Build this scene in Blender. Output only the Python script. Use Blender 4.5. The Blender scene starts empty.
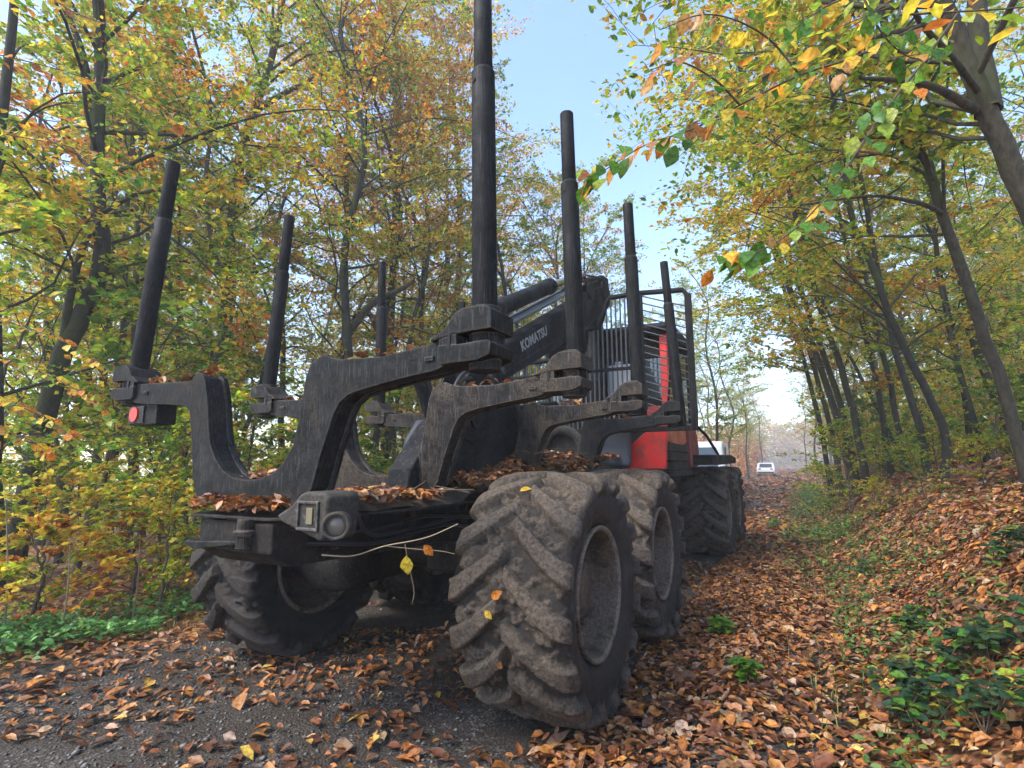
import bpy, bmesh, math, random
import numpy as np
from mathutils import Vector, Matrix

random.seed(7)
RNG = np.random.default_rng(7)
S = bpy.context.scene
COL = S.collection
PI = math.pi
R = math.radians

# ------------------------------------------------------------------ camera
# world axes: X across the track (right +), Y along the track, Z up; the ground under the rear axle is the origin
FPX, YAW, PITCH, ROLL = 529.5, 0.4955, 0.1509, -0.0026
CAM = np.array([2.3673, -2.901, 1.345])
fw_ = np.array([-math.sin(YAW) * math.cos(PITCH), math.cos(YAW) * math.cos(PITCH), math.sin(PITCH)])
r_ = np.array([math.cos(YAW), math.sin(YAW), 0.0])
u_ = np.cross(r_, fw_)
rr = r_ * math.cos(ROLL) + u_ * math.sin(ROLL)
uu = -r_ * math.sin(ROLL) + u_ * math.cos(ROLL)
cam = bpy.data.cameras.new('camera')
cam.sensor_fit = 'HORIZONTAL'
cam.sensor_width = 36.0
cam.lens = FPX / 1024 * 36
cam.clip_start = 0.05
cam.clip_end = 3000
cam_o = bpy.data.objects.new('camera', cam)
COL.objects.link(cam_o)
M = Matrix.Identity(4)
for i in range(3):
    M[i][0], M[i][1], M[i][2], M[i][3] = rr[i], uu[i], -fw_[i], CAM[i]
cam_o.matrix_world = M
S.camera = cam_o

# ------------------------------------------------------------------ sky, sun, exposure
SUN_EL, SUN_AZ = R(50), R(212)      # azimuth measured clockwise from +Y: behind the camera, to the left
W = bpy.data.worlds.new('World')
S.world = W
W.use_nodes = True
nt = W.node_tree
bg = nt.nodes['Background']
sky = nt.nodes.new('ShaderNodeTexSky')
sky.sky_type = 'NISHITA'
sky.sun_disc = False
sky.sun_elevation = SUN_EL
sky.sun_rotation = SUN_AZ
sky.altitude = 300
sky.air_density = 1.0
sky.dust_density = 1.0
sky.ozone_density = 2.0
nt.links.new(sky.outputs[0], bg.inputs[0])
bg.inputs[1].default_value = 0.145
sun = bpy.data.lights.new('sun', 'SUN')
sun.energy = 1.9
sun.angle = R(24)
sun.color = (1.0, 0.95, 0.88)
sun_o = bpy.data.objects.new('sun', sun)
COL.objects.link(sun_o)
sd = Vector((math.sin(SUN_AZ) * math.cos(SUN_EL), math.cos(SUN_AZ) * math.cos(SUN_EL), math.sin(SUN_EL)))
sun_o.rotation_euler = sd.to_track_quat('Z', 'Y').to_euler()
S.view_settings.view_transform = 'Standard'
S.view_settings.look = 'None'
S.view_settings.gamma = 1
S.view_settings.use_curve_mapping = False
S.view_settings.exposure = 1.82
S.render.engine = 'CYCLES'
S.cycles.use_denoising = True
S.cycles.max_bounces = 6
S.cycles.diffuse_bounces = 3
S.cycles.glossy_bounces = 2
S.cycles.transmission_bounces = 3
S.cycles.volume_bounces = 1
S.cycles.transparent_max_bounces = 4
S.cycles.sample_clamp_indirect = 6
S.cycles.use_adaptive_sampling = True
S.cycles.adaptive_threshold = 0.04


# ------------------------------------------------------------------ helpers
def ray(x, y):
    return fw_ + rr * (x - 512) / FPX - uu * (y - 384) / FPX


def at(x, y, d):
    """point seen at picture position x, y at depth d metres"""
    return CAM + ray(x, y) * d


def on_y(x, y, Y):
    d = ray(x, y)
    return CAM + d * (Y - CAM[1]) / d[1]


def tag(o, label=None, cat=None, group=None, kind=None):
    if label: o['label'] = label
    if cat: o['category'] = cat
    if group: o['group'] = group
    if kind: o['kind'] = kind
    return o


def empty(name, loc=(0, 0, 0), rz=0, parent=None):
    o = bpy.data.objects.new(name, None)
    COL.objects.link(o)
    o.empty_display_size = 0.2
    o.location = loc
    o.rotation_euler = (0, 0, rz)
    if parent: o.parent = parent
    return o


def link(name, me, mat=None, parent=None):
    o = bpy.data.objects.new(name, me)
    COL.objects.link(o)
    if mat is not None:
        if len(me.materials) == 0: me.materials.append(mat)
    if parent is not None: o.parent = parent
    return o


def obj(name, bm, mat, parent=None, bevel=0, smooth=False, seg=2):
    me = bpy.data.meshes.new(name)
    bmesh.ops.recalc_face_normals(bm, faces=bm.faces)
    bm.to_mesh(me)
    bm.free()
    if smooth:
        me.polygons.foreach_set('use_smooth', [True] * len(me.polygons))
    o = link(name, me, mat, parent)
    if bevel:
        b = o.modifiers.new('bevel', 'BEVEL')
        b.width = bevel
        b.segments = seg
        b.limit_method = 'ANGLE'
        b.angle_limit = R(35)
    return o


def mesh_np(name, verts, faces, mat=None, cols=None, smooth=False):
    """verts (n,3), faces (m,k) arrays -> mesh"""
    me = bpy.data.meshes.new(name)
    verts = np.asarray(verts, np.float32)
    faces = np.asarray(faces, np.int32)
    m, k = faces.shape
    me.vertices.add(len(verts))
    me.vertices.foreach_set('co', verts.ravel())
    me.loops.add(m * k)
    me.loops.foreach_set('vertex_index', faces.ravel())
    me.polygons.add(m)
    me.polygons.foreach_set('loop_start', np.arange(0, m * k, k, dtype=np.int32))
    me.polygons.foreach_set('loop_total', np.full(m, k, np.int32))
    if smooth:
        me.polygons.foreach_set('use_smooth', np.ones(m, bool))
    if cols is not None:
        a = me.attributes.new('Col', 'FLOAT_COLOR', 'POINT')
        c = np.ones((len(verts), 4), np.float32)
        c[:, :3] = cols
        a.data.foreach_set('color', c.ravel())
    me.update(calc_edges=True)
    if mat is not None: me.materials.append(mat)
    return me


def box(bm, c, s, rot=None):
    g = bmesh.ops.create_cube(bm, size=1)
    m = Matrix.Translation(Vector(c)) @ (rot.to_4x4() if rot is not None else Matrix.Identity(4)) @ Matrix.Diagonal((s[0], s[1], s[2], 1))
    bmesh.ops.transform(bm, matrix=m, verts=g['verts'])
    return g['verts']


def box2(bm, a, b):
    return box(bm, [(a[i] + b[i]) / 2 for i in range(3)], [abs(b[i] - a[i]) for i in range(3)])


def prism(bm, pts, lo, hi, axis='y'):
    """closed outline extruded along an axis; pts = (a, b) pairs of the other two axes"""
    def v(p, h):
        if axis == 'y': return (p[0], h, p[1])
        if axis == 'x': return (h, p[0], p[1])
        return (p[0], p[1], h)
    A = [bm.verts.new(v(p, lo)) for p in pts]
    B = [bm.verts.new(v(p, hi)) for p in pts]
    bm.faces.new(A)
    bm.faces.new(B[::-1])
    n = len(pts)
    for i in range(n):
        bm.faces.new((A[i], B[i], B[(i + 1) % n], A[(i + 1) % n]))


def cyl(bm, a, b, r, r2=None, n=20):
    a, b = Vector(a), Vector(b)
    d = b - a
    q = d.to_track_quat('Z', 'Y').to_matrix().to_4x4()
    g = bmesh.ops.create_cone(bm, cap_ends=True, segments=n, radius1=r, radius2=r if r2 is None else r2, depth=d.length)
    bmesh.ops.transform(bm, matrix=Matrix.Translation((a + b) / 2) @ q, verts=g['verts'])
    return g['verts']


def tube_np(pts, rad, n=6):
    """tapered tube along a polyline -> verts, quads"""
    P = np.asarray(pts, float)
    rad = np.asarray(rad, float)
    m = len(P)
    T = np.gradient(P, axis=0)
    T /= np.linalg.norm(T, axis=1)[:, None] + 1e-9
    ref = np.array([0, 0, 1.0]) if abs(T[0, 2]) < 0.9 else np.array([1.0, 0, 0])
    A = np.cross(T, ref)
    A /= np.linalg.norm(A, axis=1)[:, None] + 1e-9
    B = np.cross(T, A)
    th = np.arange(n) * 2 * PI / n
    V = P[:, None, :] + rad[:, None, None] * (A[:, None, :] * np.cos(th)[None, :, None] + B[:, None, :] * np.sin(th)[None, :, None])
    idx = np.arange(m * n).reshape(m, n)
    F = np.stack([idx[:-1], np.roll(idx, -1, 1)[:-1], np.roll(idx, -1, 1)[1:], idx[1:]], -1).reshape(-1, 4)
    return V.reshape(-1, 3), F


def tubes_mesh(name, tubes, mat, smooth=True):
    Vs, Fs, o = [], [], 0
    for pts, rad, n in tubes:
        v, f = tube_np(pts, rad, n)
        Vs.append(v); Fs.append(f + o); o += len(v)
    return mesh_np(name, np.concatenate(Vs), np.concatenate(Fs), mat, smooth=smooth)


def smooth_path(pts, n):
    """Catmull-Rom through points"""
    P = np.asarray(pts, float)
    P = np.vstack([2 * P[0] - P[1], P, 2 * P[-1] - P[-2]])
    out = []
    segs = len(P) - 3
    for t in np.linspace(0, segs - 1e-6, n):
        i = int(t); s = t - i
        a, b, c, d = P[i], P[i + 1], P[i + 2], P[i + 3]
        out.append(0.5 * ((2 * b) + (-a + c) * s + (2 * a - 5 * b + 4 * c - d) * s * s + (-a + 3 * b - 3 * c + d) * s ** 3))
    return np.array(out)


def vnoise(x, y, seed=0):
    """vectorised value noise in two dimensions, 0..1"""
    x = np.asarray(x, float); y = np.asarray(y, float)
    xi = np.floor(x).astype(np.int64); yi = np.floor(y).astype(np.int64)
    xf = x - xi; yf = y - yi
    def h(a, b):
        n = (a * 374761393 + b * 668265263 + seed * 1442695041) & 0x7fffffff
        n = ((n ^ (n >> 13)) * 1274126177) & 0x7fffffff
        return ((n ^ (n >> 16)) & 0xffff) / 65535.0
    sx = xf * xf * (3 - 2 * xf); sy = yf * yf * (3 - 2 * yf)
    return (h(xi, yi) * (1 - sx) + h(xi + 1, yi) * sx) * (1 - sy) + (h(xi, yi + 1) * (1 - sx) + h(xi + 1, yi + 1) * sx) * sy


def fbm(x, y, seed=0, oct=4):
    s, a, t = 0, 0.5, 0
    for i in range(oct):
        s = s + a * vnoise(x * 2 ** i, y * 2 ** i, seed + i)
        t += a; a *= 0.5
    return s / t


def sstep(a, b, x):
    t = np.clip((x - a) / (b - a), 0, 1)
    return t * t * (3 - 2 * t)


# ------------------------------------------------------------------ materials
def mat(name, base=(0.5, 0.5, 0.5), rough=0.6, metal=0.0, spec=0.5):
    m = bpy.data.materials.new(name)
    m.use_nodes = True
    b = m.node_tree.nodes['Principled BSDF']
    b.inputs['Base Color'].default_value = (*base, 1)
    b.inputs['Roughness'].default_value = rough
    b.inputs['Metallic'].default_value = metal
    b.inputs['Specular IOR Level'].default_value = spec
    return m


class N:
    """tiny node builder"""
    def __init__(s, m):
        s.t = m.node_tree; s.b = s.t.nodes['Principled BSDF']
    def new(s, k, **kw):
        n = s.t.nodes.new('ShaderNode' + k)
        for a, v in kw.items(): setattr(n, a, v)
        return n
    def coord(s, kind='Object', scale=(1, 1, 1)):
        c = s.new('TexCoord'); mp = s.new('Mapping')
        mp.inputs['Scale'].default_value = scale
        s.t.links.new(c.outputs[kind], mp.inputs[0])
        return mp.outputs[0]
    def noise(s, vec, scale, detail=4, rough=0.6, dist=0.0):
        n = s.new('TexNoise')
        n.inputs['Scale'].default_value = scale; n.inputs['Detail'].default_value = detail
        n.inputs['Roughness'].default_value = rough; n.inputs['Distortion'].default_value = dist
        s.t.links.new(vec, n.inputs['Vector'])
        return n.outputs['Fac']
    def ramp(s, fac, stops, interp='LINEAR'):
        r = s.new('ValToRGB'); r.color_ramp.interpolation = interp
        e = r.color_ramp.elements
        while len(e) > 1: e.remove(e[-1])
        e[0].position = stops[0][0]; e[0].color = (*stops[0][1], 1)
        for p, c in stops[1:]:
            k = e.new(p); k.color = (*c, 1)
        s.t.links.new(fac, r.inputs[0])
        return r.outputs[0]
    def mix(s, fac, a, b, mode='MIX'):
        n = s.new('Mix', data_type='RGBA', blend_type=mode)
        for i, v in ((0, fac), (6, a), (7, b)):
            if isinstance(v, (int, float)): n.inputs[i].default_value = v
            elif isinstance(v, tuple): n.inputs[i].default_value = (*v, 1)
            else: s.t.links.new(v, n.inputs[i])
        return n.outputs[2]
    def bump(s, h, strength=0.5, dist=0.02, normal=None):
        n = s.new('Bump')
        n.inputs['Strength'].default_value = strength; n.inputs['Distance'].default_value = dist
        s.t.links.new(h, n.inputs['Height'])
        if normal is not None: s.t.links.new(normal, n.inputs['Normal'])
        s.t.links.new(n.outputs[0], s.b.inputs['Normal'])
        return n.outputs[0]
    def col(s, c): s.t.links.new(c, s.b.inputs['Base Color'])
    def rough(s, c): s.t.links.new(c, s.b.inputs['Roughness'])


def g3(v): return (v, v, v)


def steel_mat(name, dark, worn, dirt, streak=(9, 9, 0.9), bare=0.52):
    """dark painted steel, scraped by logs, with dried mud"""
    m = mat(name, dark, 0.45, 0, 0.15)
    n = N(m)
    v = n.coord('Object', streak)
    a = n.noise(v, 13, 4, 0.55)                     # scrape marks
    v2 = n.coord('Object')
    b = n.noise(v2, 3.0, 8, 0.7)                    # patches of dried mud
    c = n.noise(v2, 75, 4, 0.7)                     # grit
    f = n.noise(v2, 14, 8, 0.75)                    # wear
    base = n.mix(n.ramp(f, [(0.42, g3(0)), (0.66, g3(0.75))]), dark, worn)
    k = n.ramp(a, [(0.55, g3(0)), (0.67, g3(0.5))])
    base = n.mix(k, base, tuple(min(1, q * 3.4) for q in worn))
    bv = n.new('Bevel'); bv.samples = 4; bv.inputs['Radius'].default_value = 0.012      # paint rubbed off the edges
    ge = n.new('NewGeometry'); dt = n.new('VectorMath', operation='DOT_PRODUCT')
    n.t.links.new(bv.outputs[0], dt.inputs[0]); n.t.links.new(ge.outputs['Normal'], dt.inputs[1])
    ed = n.ramp(dt.outputs['Value'], [(0.72, g3(0.9)), (0.985, g3(0))])
    ed = n.mix(1.0, ed, n.ramp(f, [(0.36, g3(0.15)), (0.55, g3(1))]), 'MULTIPLY')
    base = n.mix(ed, base, tuple(min(1, q * 7) for q in worn))
    k2 = n.ramp(b, [(bare - 0.02, g3(0)), (bare + 0.12, g3(1))])
    sp = n.ramp(c, [(0.38, g3(0.1)), (0.6, g3(1))])
    k2b = n.mix(1.0, k2, sp, 'MULTIPLY')
    n.col(n.mix(k2b, base, dirt))
    n.rough(n.ramp(b, [(0.3, g3(0.38)), (0.6, g3(0.85))]))
    h = n.mix(0.5, f, c)
    n.bump(h, 0.7, 0.008)
    return m


M_STEEL = steel_mat('scraped black steel', (0.003, 0.003, 0.0033), (0.020, 0.019, 0.018), (0.042, 0.034, 0.026))
M_STEELB = steel_mat('muddy steel', (0.005, 0.0045, 0.0045), (0.036, 0.030, 0.025), (0.08, 0.062, 0.045), bare=0.47)
M_STAKE = steel_mat('stake steel', (0.0035, 0.0035, 0.004), (0.014, 0.0135, 0.0135), (0.022, 0.018, 0.015), (14, 14, 0.5), 0.56)
M_FRAME = steel_mat('frame steel', (0.006, 0.0055, 0.005), (0.02, 0.018, 0.016), (0.04, 0.031, 0.023), (4, 4, 2))
M_CRANE = steel_mat('crane paint', (0.006, 0.0065, 0.0075), (0.016, 0.016, 0.017), (0.02, 0.018, 0.016), (3, 3, 3), 0.6)
M_GREY = steel_mat('grey muddy casting', (0.025, 0.023, 0.021), (0.042, 0.038, 0.034), (0.075, 0.062, 0.045), (4, 4, 4), 0.5)
M_BAR = mat('guard bar paint', (0.05, 0.05, 0.052), 0.35, 0, 0.5)
M_PIPE = mat('blue grey pipe', (0.10, 0.12, 0.15), 0.3, 0.3, 0.6)
M_CHROME = mat('chrome rod', (0.55, 0.57, 0.6), 0.18, 1.0)
M_RUBBER = mat('hose rubber', (0.012, 0.012, 0.013), 0.5)
M_HOLE = mat('hole black', (0.006, 0.006, 0.006), 0.9)
M_GLASS = mat('cab glass', (0.03, 0.04, 0.045), 0.05, 0.0, 0.8)
M_GREYPLATE = mat('light grey plate', (0.42, 0.42, 0.43), 0.6)
M_LETTER = mat('pale lettering', (0.26, 0.26, 0.26), 0.7)
M_WHITE = mat('white car paint', (0.75, 0.76, 0.78), 0.25)
M_TYRECAR = mat('car tyre', (0.02, 0.02, 0.02), 0.8)


def red_mat(name, c):
    m = mat(name, c, 0.35)
    n = N(m)
    v = n.coord('Object')
    a = n.noise(v, 6, 6, 0.65)
    n.col(n.mix(n.ramp(a, [(0.44, g3(0)), (0.66, g3(0.7))]), c, (0.13, 0.055, 0.035)))
    n.rough(n.ramp(a, [(0.3, g3(0.3)), (0.7, g3(0.7))]))
    return m


M_RED = red_mat('red machine paint', (0.68, 0.016, 0.012))
M_ORANGE = red_mat('orange inner fender', (0.50, 0.13, 0.055))
M_LENSR = mat('red lens', (0.5, 0.03, 0.02), 0.35, 0, 0.25)
M_LENSY = mat('yellow reflector', (0.14, 0.115, 0.06), 0.7)
M_LAMP = mat('lamp glass', (0.16, 0.13, 0.10), 0.25)


def mud_mat(name, mud, wet, rubber, amount, attr=False):
    """dried mud over wet mud over rubber; the attribute 'Mud' (if the mesh has it) says where dried mud sits"""
    m = mat(name, mud, 0.8, 0, 0.2)
    n = N(m)
    v = n.coord('Object')
    a = n.noise(v, 9, 8, 0.72)
    b = n.noise(v, 55, 6, 0.75)
    c = n.noise(v, 4, 4, 0.6)
    base = n.mix(n.ramp(b, [(0.38, g3(0)), (0.6, g3(1))]), wet, mud)
    k = n.ramp(a, [(amount, g3(1)), (amount + 0.1, g3(0))])
    if attr:
        at_ = n.new('Attribute'); at_.attribute_name = 'Mud'
        k = n.mix(1.0, k, n.ramp(at_.outputs['Fac'], [(0.15, g3(1)), (0.75, g3(0.12))]), 'MULTIPLY')
        base = n.mix(n.ramp(at_.outputs['Fac'], [(0.1, g3(0)), (0.6, g3(1))]), wet, base)
    n.col(n.mix(k, base, rubber))
    n.rough(n.ramp(c, [(0.35, g3(0.38)), (0.6, g3(0.9))]))
    h = n.mix(0.6, a, b)
    n.bump(h, 0.9, 0.02)
    return m


M_MUDL = mud_mat('dried light mud', (0.24, 0.185, 0.135), (0.12, 0.092, 0.068), (0.05, 0.04, 0.03), 0.38)
M_MUD = mud_mat('packed mud', (0.10, 0.075, 0.05), (0.04, 0.03, 0.022), (0.03, 0.02, 0.014), 0.4)
M_TYRE = mud_mat('tyre caked in mud', (0.135, 0.103, 0.075), (0.038, 0.029, 0.022), (0.03, 0.027, 0.026), 0.44, True)
M_TYRE_WET = mud_mat('wet black tyre', (0.06, 0.048, 0.038), (0.03, 0.025, 0.021), (0.016, 0.015, 0.015), 0.56, True)
M_TYRE_MID = mud_mat('brown wet tyre', (0.11, 0.08, 0.06), (0.05, 0.038, 0.03), (0.025, 0.022, 0.02), 0.48, True)
M_RIM = mud_mat('muddy rim', (0.15, 0.11, 0.075), (0.07, 0.051, 0.037), (0.04, 0.032, 0.026), 0.42)


def leaf_mat(name, transl=0.45, rough=0.55, mott=18.0, spec=0.3):
    m = bpy.data.materials.new(name)
    m.use_nodes = True
    t = m.node_tree
    b = t.nodes['Principled BSDF']
    a = t.nodes.new('ShaderNodeAttribute')
    a.attribute_name = 'Col'
    tc = t.nodes.new('ShaderNodeTexCoord'); no = t.nodes.new('ShaderNodeTexNoise'); cr = t.nodes.new('ShaderNodeValToRGB'); mu = t.nodes.new('ShaderNodeMix')
    no.inputs['Scale'].default_value = mott; no.inputs['Detail'].default_value = 3
    cr.color_ramp.elements[0].position = 0.35; cr.color_ramp.elements[0].color = (0.5, 0.42, 0.36, 1)
    cr.color_ramp.elements[1].position = 0.58; cr.color_ramp.elements[1].color = (1.08, 1.06, 1.0, 1)
    mu.data_type = 'RGBA'; mu.blend_type = 'MULTIPLY'; mu.inputs[0].default_value = 1
    t.links.new(tc.outputs['Object'], no.inputs['Vector']); t.links.new(no.outputs['Fac'], cr.inputs[0])
    t.links.new(a.outputs['Color'], mu.inputs[6]); t.links.new(cr.outputs[0], mu.inputs[7])
    t.links.new(mu.outputs[2], b.inputs['Base Color'])
    b.inputs['Roughness'].default_value = rough
    b.inputs['Specular IOR Level'].default_value = spec
    if transl:
        tr = t.nodes.new('ShaderNodeBsdfTranslucent')
        mx = t.nodes.new('ShaderNodeMixShader')
        mx.inputs[0].default_value = transl
        t.links.new(mu.outputs[2], tr.inputs[0])
        t.links.new(b.outputs[0], mx.inputs[1])
        t.links.new(tr.outputs[0], mx.inputs[2])
        t.links.new(mx.outputs[0], t.nodes['Material Output'].inputs[0])
    return m


M_LEAF = leaf_mat('tree leaf', 0.6)
M_LITTER = leaf_mat('fallen leaf', 0.1, 0.45, 45.0, 0.35)
M_BIGLEAF = leaf_mat('large leaf', 0.55, 0.4, 5.0, 0.4)
M_HERB = leaf_mat('herb leaf', 0.3, 0.45)


def bark_mat(name, dark, light, moss, mossy=0.55):
    m = mat(name, dark, 0.85, 0, 0.15)
    n = N(m)
    v = n.coord('Object', (1, 1, 0.35))
    a = n.noise(v, 22, 6, 0.65)
    b = n.noise(n.coord('Object'), 2.3, 5, 0.6)
    base = n.mix(n.ramp(a, [(0.3, g3(0)), (0.7, g3(1))]), dark, light)
    n.col(n.mix(n.ramp(b, [(mossy, g3(0)), (mossy + 0.18, g3(0.85))]), base, moss))
    n.bump(a, 0.5, 0.012)
    return m


M_BARK = bark_mat('beech bark', (0.022, 0.019, 0.013), (0.085, 0.073, 0.052), (0.055, 0.062, 0.02), 0.5)
M_BARKD = bark_mat('dark wet bark', (0.016, 0.014, 0.011), (0.055, 0.05, 0.038), (0.05, 0.065, 0.018), 0.48)
M_TWIG = bark_mat('twig bark', (0.05, 0.036, 0.026), (0.12, 0.09, 0.065), (0.08, 0.07, 0.04), 0.6)
M_DRY = mat('dry stalk', (0.24, 0.18, 0.11), 0.85)


# ------------------------------------------------------------------ the ground
def bank(x):
    xs = [-80, -30, -14, -6, -3.6, -2.3, -1.9, 2.35, 2.7, 3.1, 3.5, 3.9, 4.6, 6, 9, 15, 30, 80]
    zs = [-2.0, -1.2, -0.5, -0.12, -0.02, 0.03, 0.0, 0.0, 0.06, 0.28, 0.62, 0.92, 1.15, 1.4, 1.75, 2.3, 3.5, 6]
    return np.interp(x, xs, zs)


def height(x, y):
    x = np.asarray(x, float); y = np.asarray(y, float)
    wob = (fbm(x * 0 + y * 0.13, y * 0 + 3.1, 5) - 0.5) * 0.7
    z = bank(np.where(x > 1.5, x - wob, x))
    off = sstep(1.9, 3.2, np.abs(x - 0.3))
    z = z + (fbm(x * 0.6, y * 0.6, 1) - 0.5) * 0.35 * off + (fbm(x * 2.5, y * 2.5, 2) - 0.5) * 0.10 * (0.25 + off)
    rut = np.exp(-((np.abs(x) - 1.1) / 0.35) ** 2)
    z = z - 0.015 * rut + 0.03 * np.exp(-(x / 0.4) ** 2) + 0.05 * np.exp(-((x - 2.0) / 0.25) ** 2)
    return z


def axis_grid(parts):
    out = []
    for a, b, st in parts:
        out.append(np.arange(a, b, st))
    return np.concatenate(out)


def sheet(name, xs, ys, m, lift=0.0, edge=None):
    X, Y = np.meshgrid(xs, ys)
    Z = height(X, Y) + lift
    if edge is not None:
        X = X + edge(X, Y)
        Z = height(X, Y) + lift
    nx, ny = len(xs), len(ys)
    idx = np.arange(nx * ny).reshape(ny, nx)
    F = np.stack([idx[:-1, :-1], idx[:-1, 1:], idx[1:, 1:], idx[1:, :-1]], -1).reshape(-1, 4)
    me = mesh_np(name, np.stack([X, Y, Z], -1).reshape(-1, 3), F, m, smooth=True)
    return link(name, me)


def litter_mat():
    m = mat('leaf litter soil', (0.1, 0.06, 0.03), 0.8, 0, 0.2)
    n = N(m)
    v = n.coord('Object')
    vo = n.new('TexVoronoi')
    vo.inputs['Scale'].default_value = 15
    vo.inputs['Randomness'].default_value = 1
    n.t.links.new(v, vo.inputs['Vector'])
    sep = n.new('SeparateColor')
    n.t.links.new(vo.outputs['Color'], sep.inputs[0])
    c = n.ramp(sep.outputs[0], [(0.0, (0.035, 0.018, 0.010)), (0.2, (0.10, 0.04, 0.016)), (0.45, (0.20, 0.085, 0.030)), (0.62, (0.28, 0.14, 0.055)), (0.78, (0.14, 0.06, 0.025)), (0.92, (0.34, 0.20, 0.07))], 'CONSTANT')
    a = n.noise(v, 1.1, 5, 0.6)
    soil = n.mix(n.noise(v, 30, 5, 0.7), (0.018, 0.013, 0.009), (0.06, 0.045, 0.032))
    n.col(n.mix(n.ramp(a, [(0.36, g3(0)), (0.5, g3(1))]), soil, c))
    h = n.mix(0.5, vo.outputs['Distance'], n.noise(v, 20, 5, 0.7))
    n.bump(h, 0.9, 0.04)
    return m


def track_mat():
    m = mat('wet gravel track', (0.06, 0.05, 0.045), 0.7, 0, 0.3)
    n = N(m)
    v = n.coord('Object')
    a = n.noise(v, 45, 6, 0.75)
    vo = n.new('TexVoronoi')
    vo.inputs['Scale'].default_value = 70
    n.t.links.new(v, vo.inputs['Vector'])
    sep = n.new('SeparateColor')
    n.t.links.new(vo.outputs['Color'], sep.inputs[0])
    st = n.ramp(sep.outputs[1], [(0.0, (0.03, 0.024, 0.019)), (0.6, (0.075, 0.062, 0.05)), (0.9, (0.15, 0.135, 0.115))], 'CONSTANT')
    mud = n.mix(a, (0.016, 0.012, 0.009), (0.062, 0.048, 0.036))
    big = n.noise(v, 1.7, 5, 0.65)
    n.col(n.mix(n.ramp(big, [(0.42, g3(0)), (0.6, g3(1))]), mud, st))
    n.rough(n.ramp(big, [(0.35, g3(0.45)), (0.6, g3(0.85))]))
    n.bump(n.mix(0.5, a, vo.outputs['Distance']), 0.8, 0.02)
    return m


xs = axis_grid([(-80, -16, 4), (-16, -6, 0.6), (-6, 7, 0.12), (7, 16, 0.6), (16, 81, 4)])
ys = axis_grid([(-14, -4, 0.5), (-4, 8, 0.12), (8, 25, 0.4), (25, 80, 2), (80, 261, 10)])
tag(sheet('forest_floor', xs, ys, litter_mat()), kind='structure')
xs = np.linspace(-2.05, 2.5, 46)
ys = axis_grid([(-12, -4, 0.4), (-4, 10, 0.1), (10, 40, 0.5), (40, 250, 5)])
tag(sheet('forest_track', xs, ys, track_mat(), 0.012, lambda x, y: 0.22 * (fbm(x * 0.3 + 9, y * 0.8, 8) - 0.5) * (np.abs(x) / 2)), kind='structure')


# ------------------------------------------------------------------ leaves
PAL = {
    'green': [(0.10, 0.25, 0.025), (0.15, 0.32, 0.03), (0.21, 0.38, 0.035), (0.09, 0.19, 0.025)],
    'lime': [(0.36, 0.48, 0.035), (0.46, 0.54, 0.04), (0.28, 0.42, 0.035)],
    'yellow': [(0.76, 0.56, 0.05), (0.82, 0.60, 0.06), (0.66, 0.52, 0.06)],
    'gold': [(0.76, 0.40, 0.04), (0.70, 0.33, 0.03), (0.60, 0.35, 0.05)],
    'orange': [(0.66, 0.23, 0.03), (0.56, 0.17, 0.025), (0.72, 0.29, 0.04)],
    'rust': [(0.36, 0.11, 0.03), (0.44, 0.14, 0.035), (0.26, 0.085, 0.03)],
}
LIT = np.array([(0.36, 0.15, 0.05), (0.28, 0.105, 0.038), (0.40, 0.20, 0.085), (0.41, 0.26, 0.155), (0.17, 0.07, 0.035), (0.11, 0.048, 0.027), (0.46, 0.19, 0.045), (0.47, 0.33, 0.22), (0.29, 0.125, 0.055), (0.50, 0.34, 0.07), (0.20, 0.11, 0.075), (0.40, 0.15, 0.035)])
LITW = np.array([15, 15, 10, 7, 15, 13, 10, 3.5, 9, 2.2, 8, 13.0])  # dark browns weighted up, also imitating the shadowed gaps between leaves
LITW = LITW / LITW.sum()


def leaf_cards(P, size, col, nrm, aspect=0.6, shape='quad', fold=0.25, rng=RNG, dirv=None):
    """folded leaf shapes: P (n,3), size (n,), col (n,3), nrm (n,3) -> verts, faces, cols"""
    n = len(P)
    nrm = nrm / (np.linalg.norm(nrm, axis=1)[:, None] + 1e-9)
    if dirv is None:
        dirv = rng.normal(size=(n, 3))
    A = dirv - nrm * (dirv * nrm).sum(1)[:, None]
    A /= np.linalg.norm(A, axis=1)[:, None] + 1e-9
    B = np.cross(nrm, A)
    L = size[:, None]; Wd = (size * aspect)[:, None]
    if shape == 'quad':
        c = [(-0.5, 0, 0), (0.02, 0.5, fold), (0.5, 0, 0), (0.02, -0.5, fold)]
        F1 = [(0, 2, 1), (0, 3, 2)]
    else:
        c = [(-0.52, 0, 0), (-0.25, 0.38, fold), (0.12, 0.45, fold * 0.8), (0.60, 0, -0.1), (0.12, -0.45, fold * 0.8), (-0.25, -0.38, fold), (0.0, 0, 0)]
        F1 = [(0, 6, 1), (1, 6, 2), (2, 6, 3), (3, 6, 4), (4, 6, 5), (5, 6, 0)]
    V = np.stack([P + A * (L * a) + B * (Wd * b) + nrm * (Wd * h * 0.7) for a, b, h in c], 1)
    k = len(c)
    F = (np.arange(n)[:, None, None] * k + np.array(F1)[None]).reshape(-1, 3)
    C = np.repeat(col, k, 0)
    return V.reshape(-1, 3), F, C


def leaves_obj(name, P, size, col, nrm, m, parent=None, **kw):
    v, f, c = leaf_cards(np.asarray(P), np.asarray(size), np.asarray(col), np.asarray(nrm), **kw)
    return link(name, mesh_np(name, v, f, m, c), None, parent)


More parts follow.
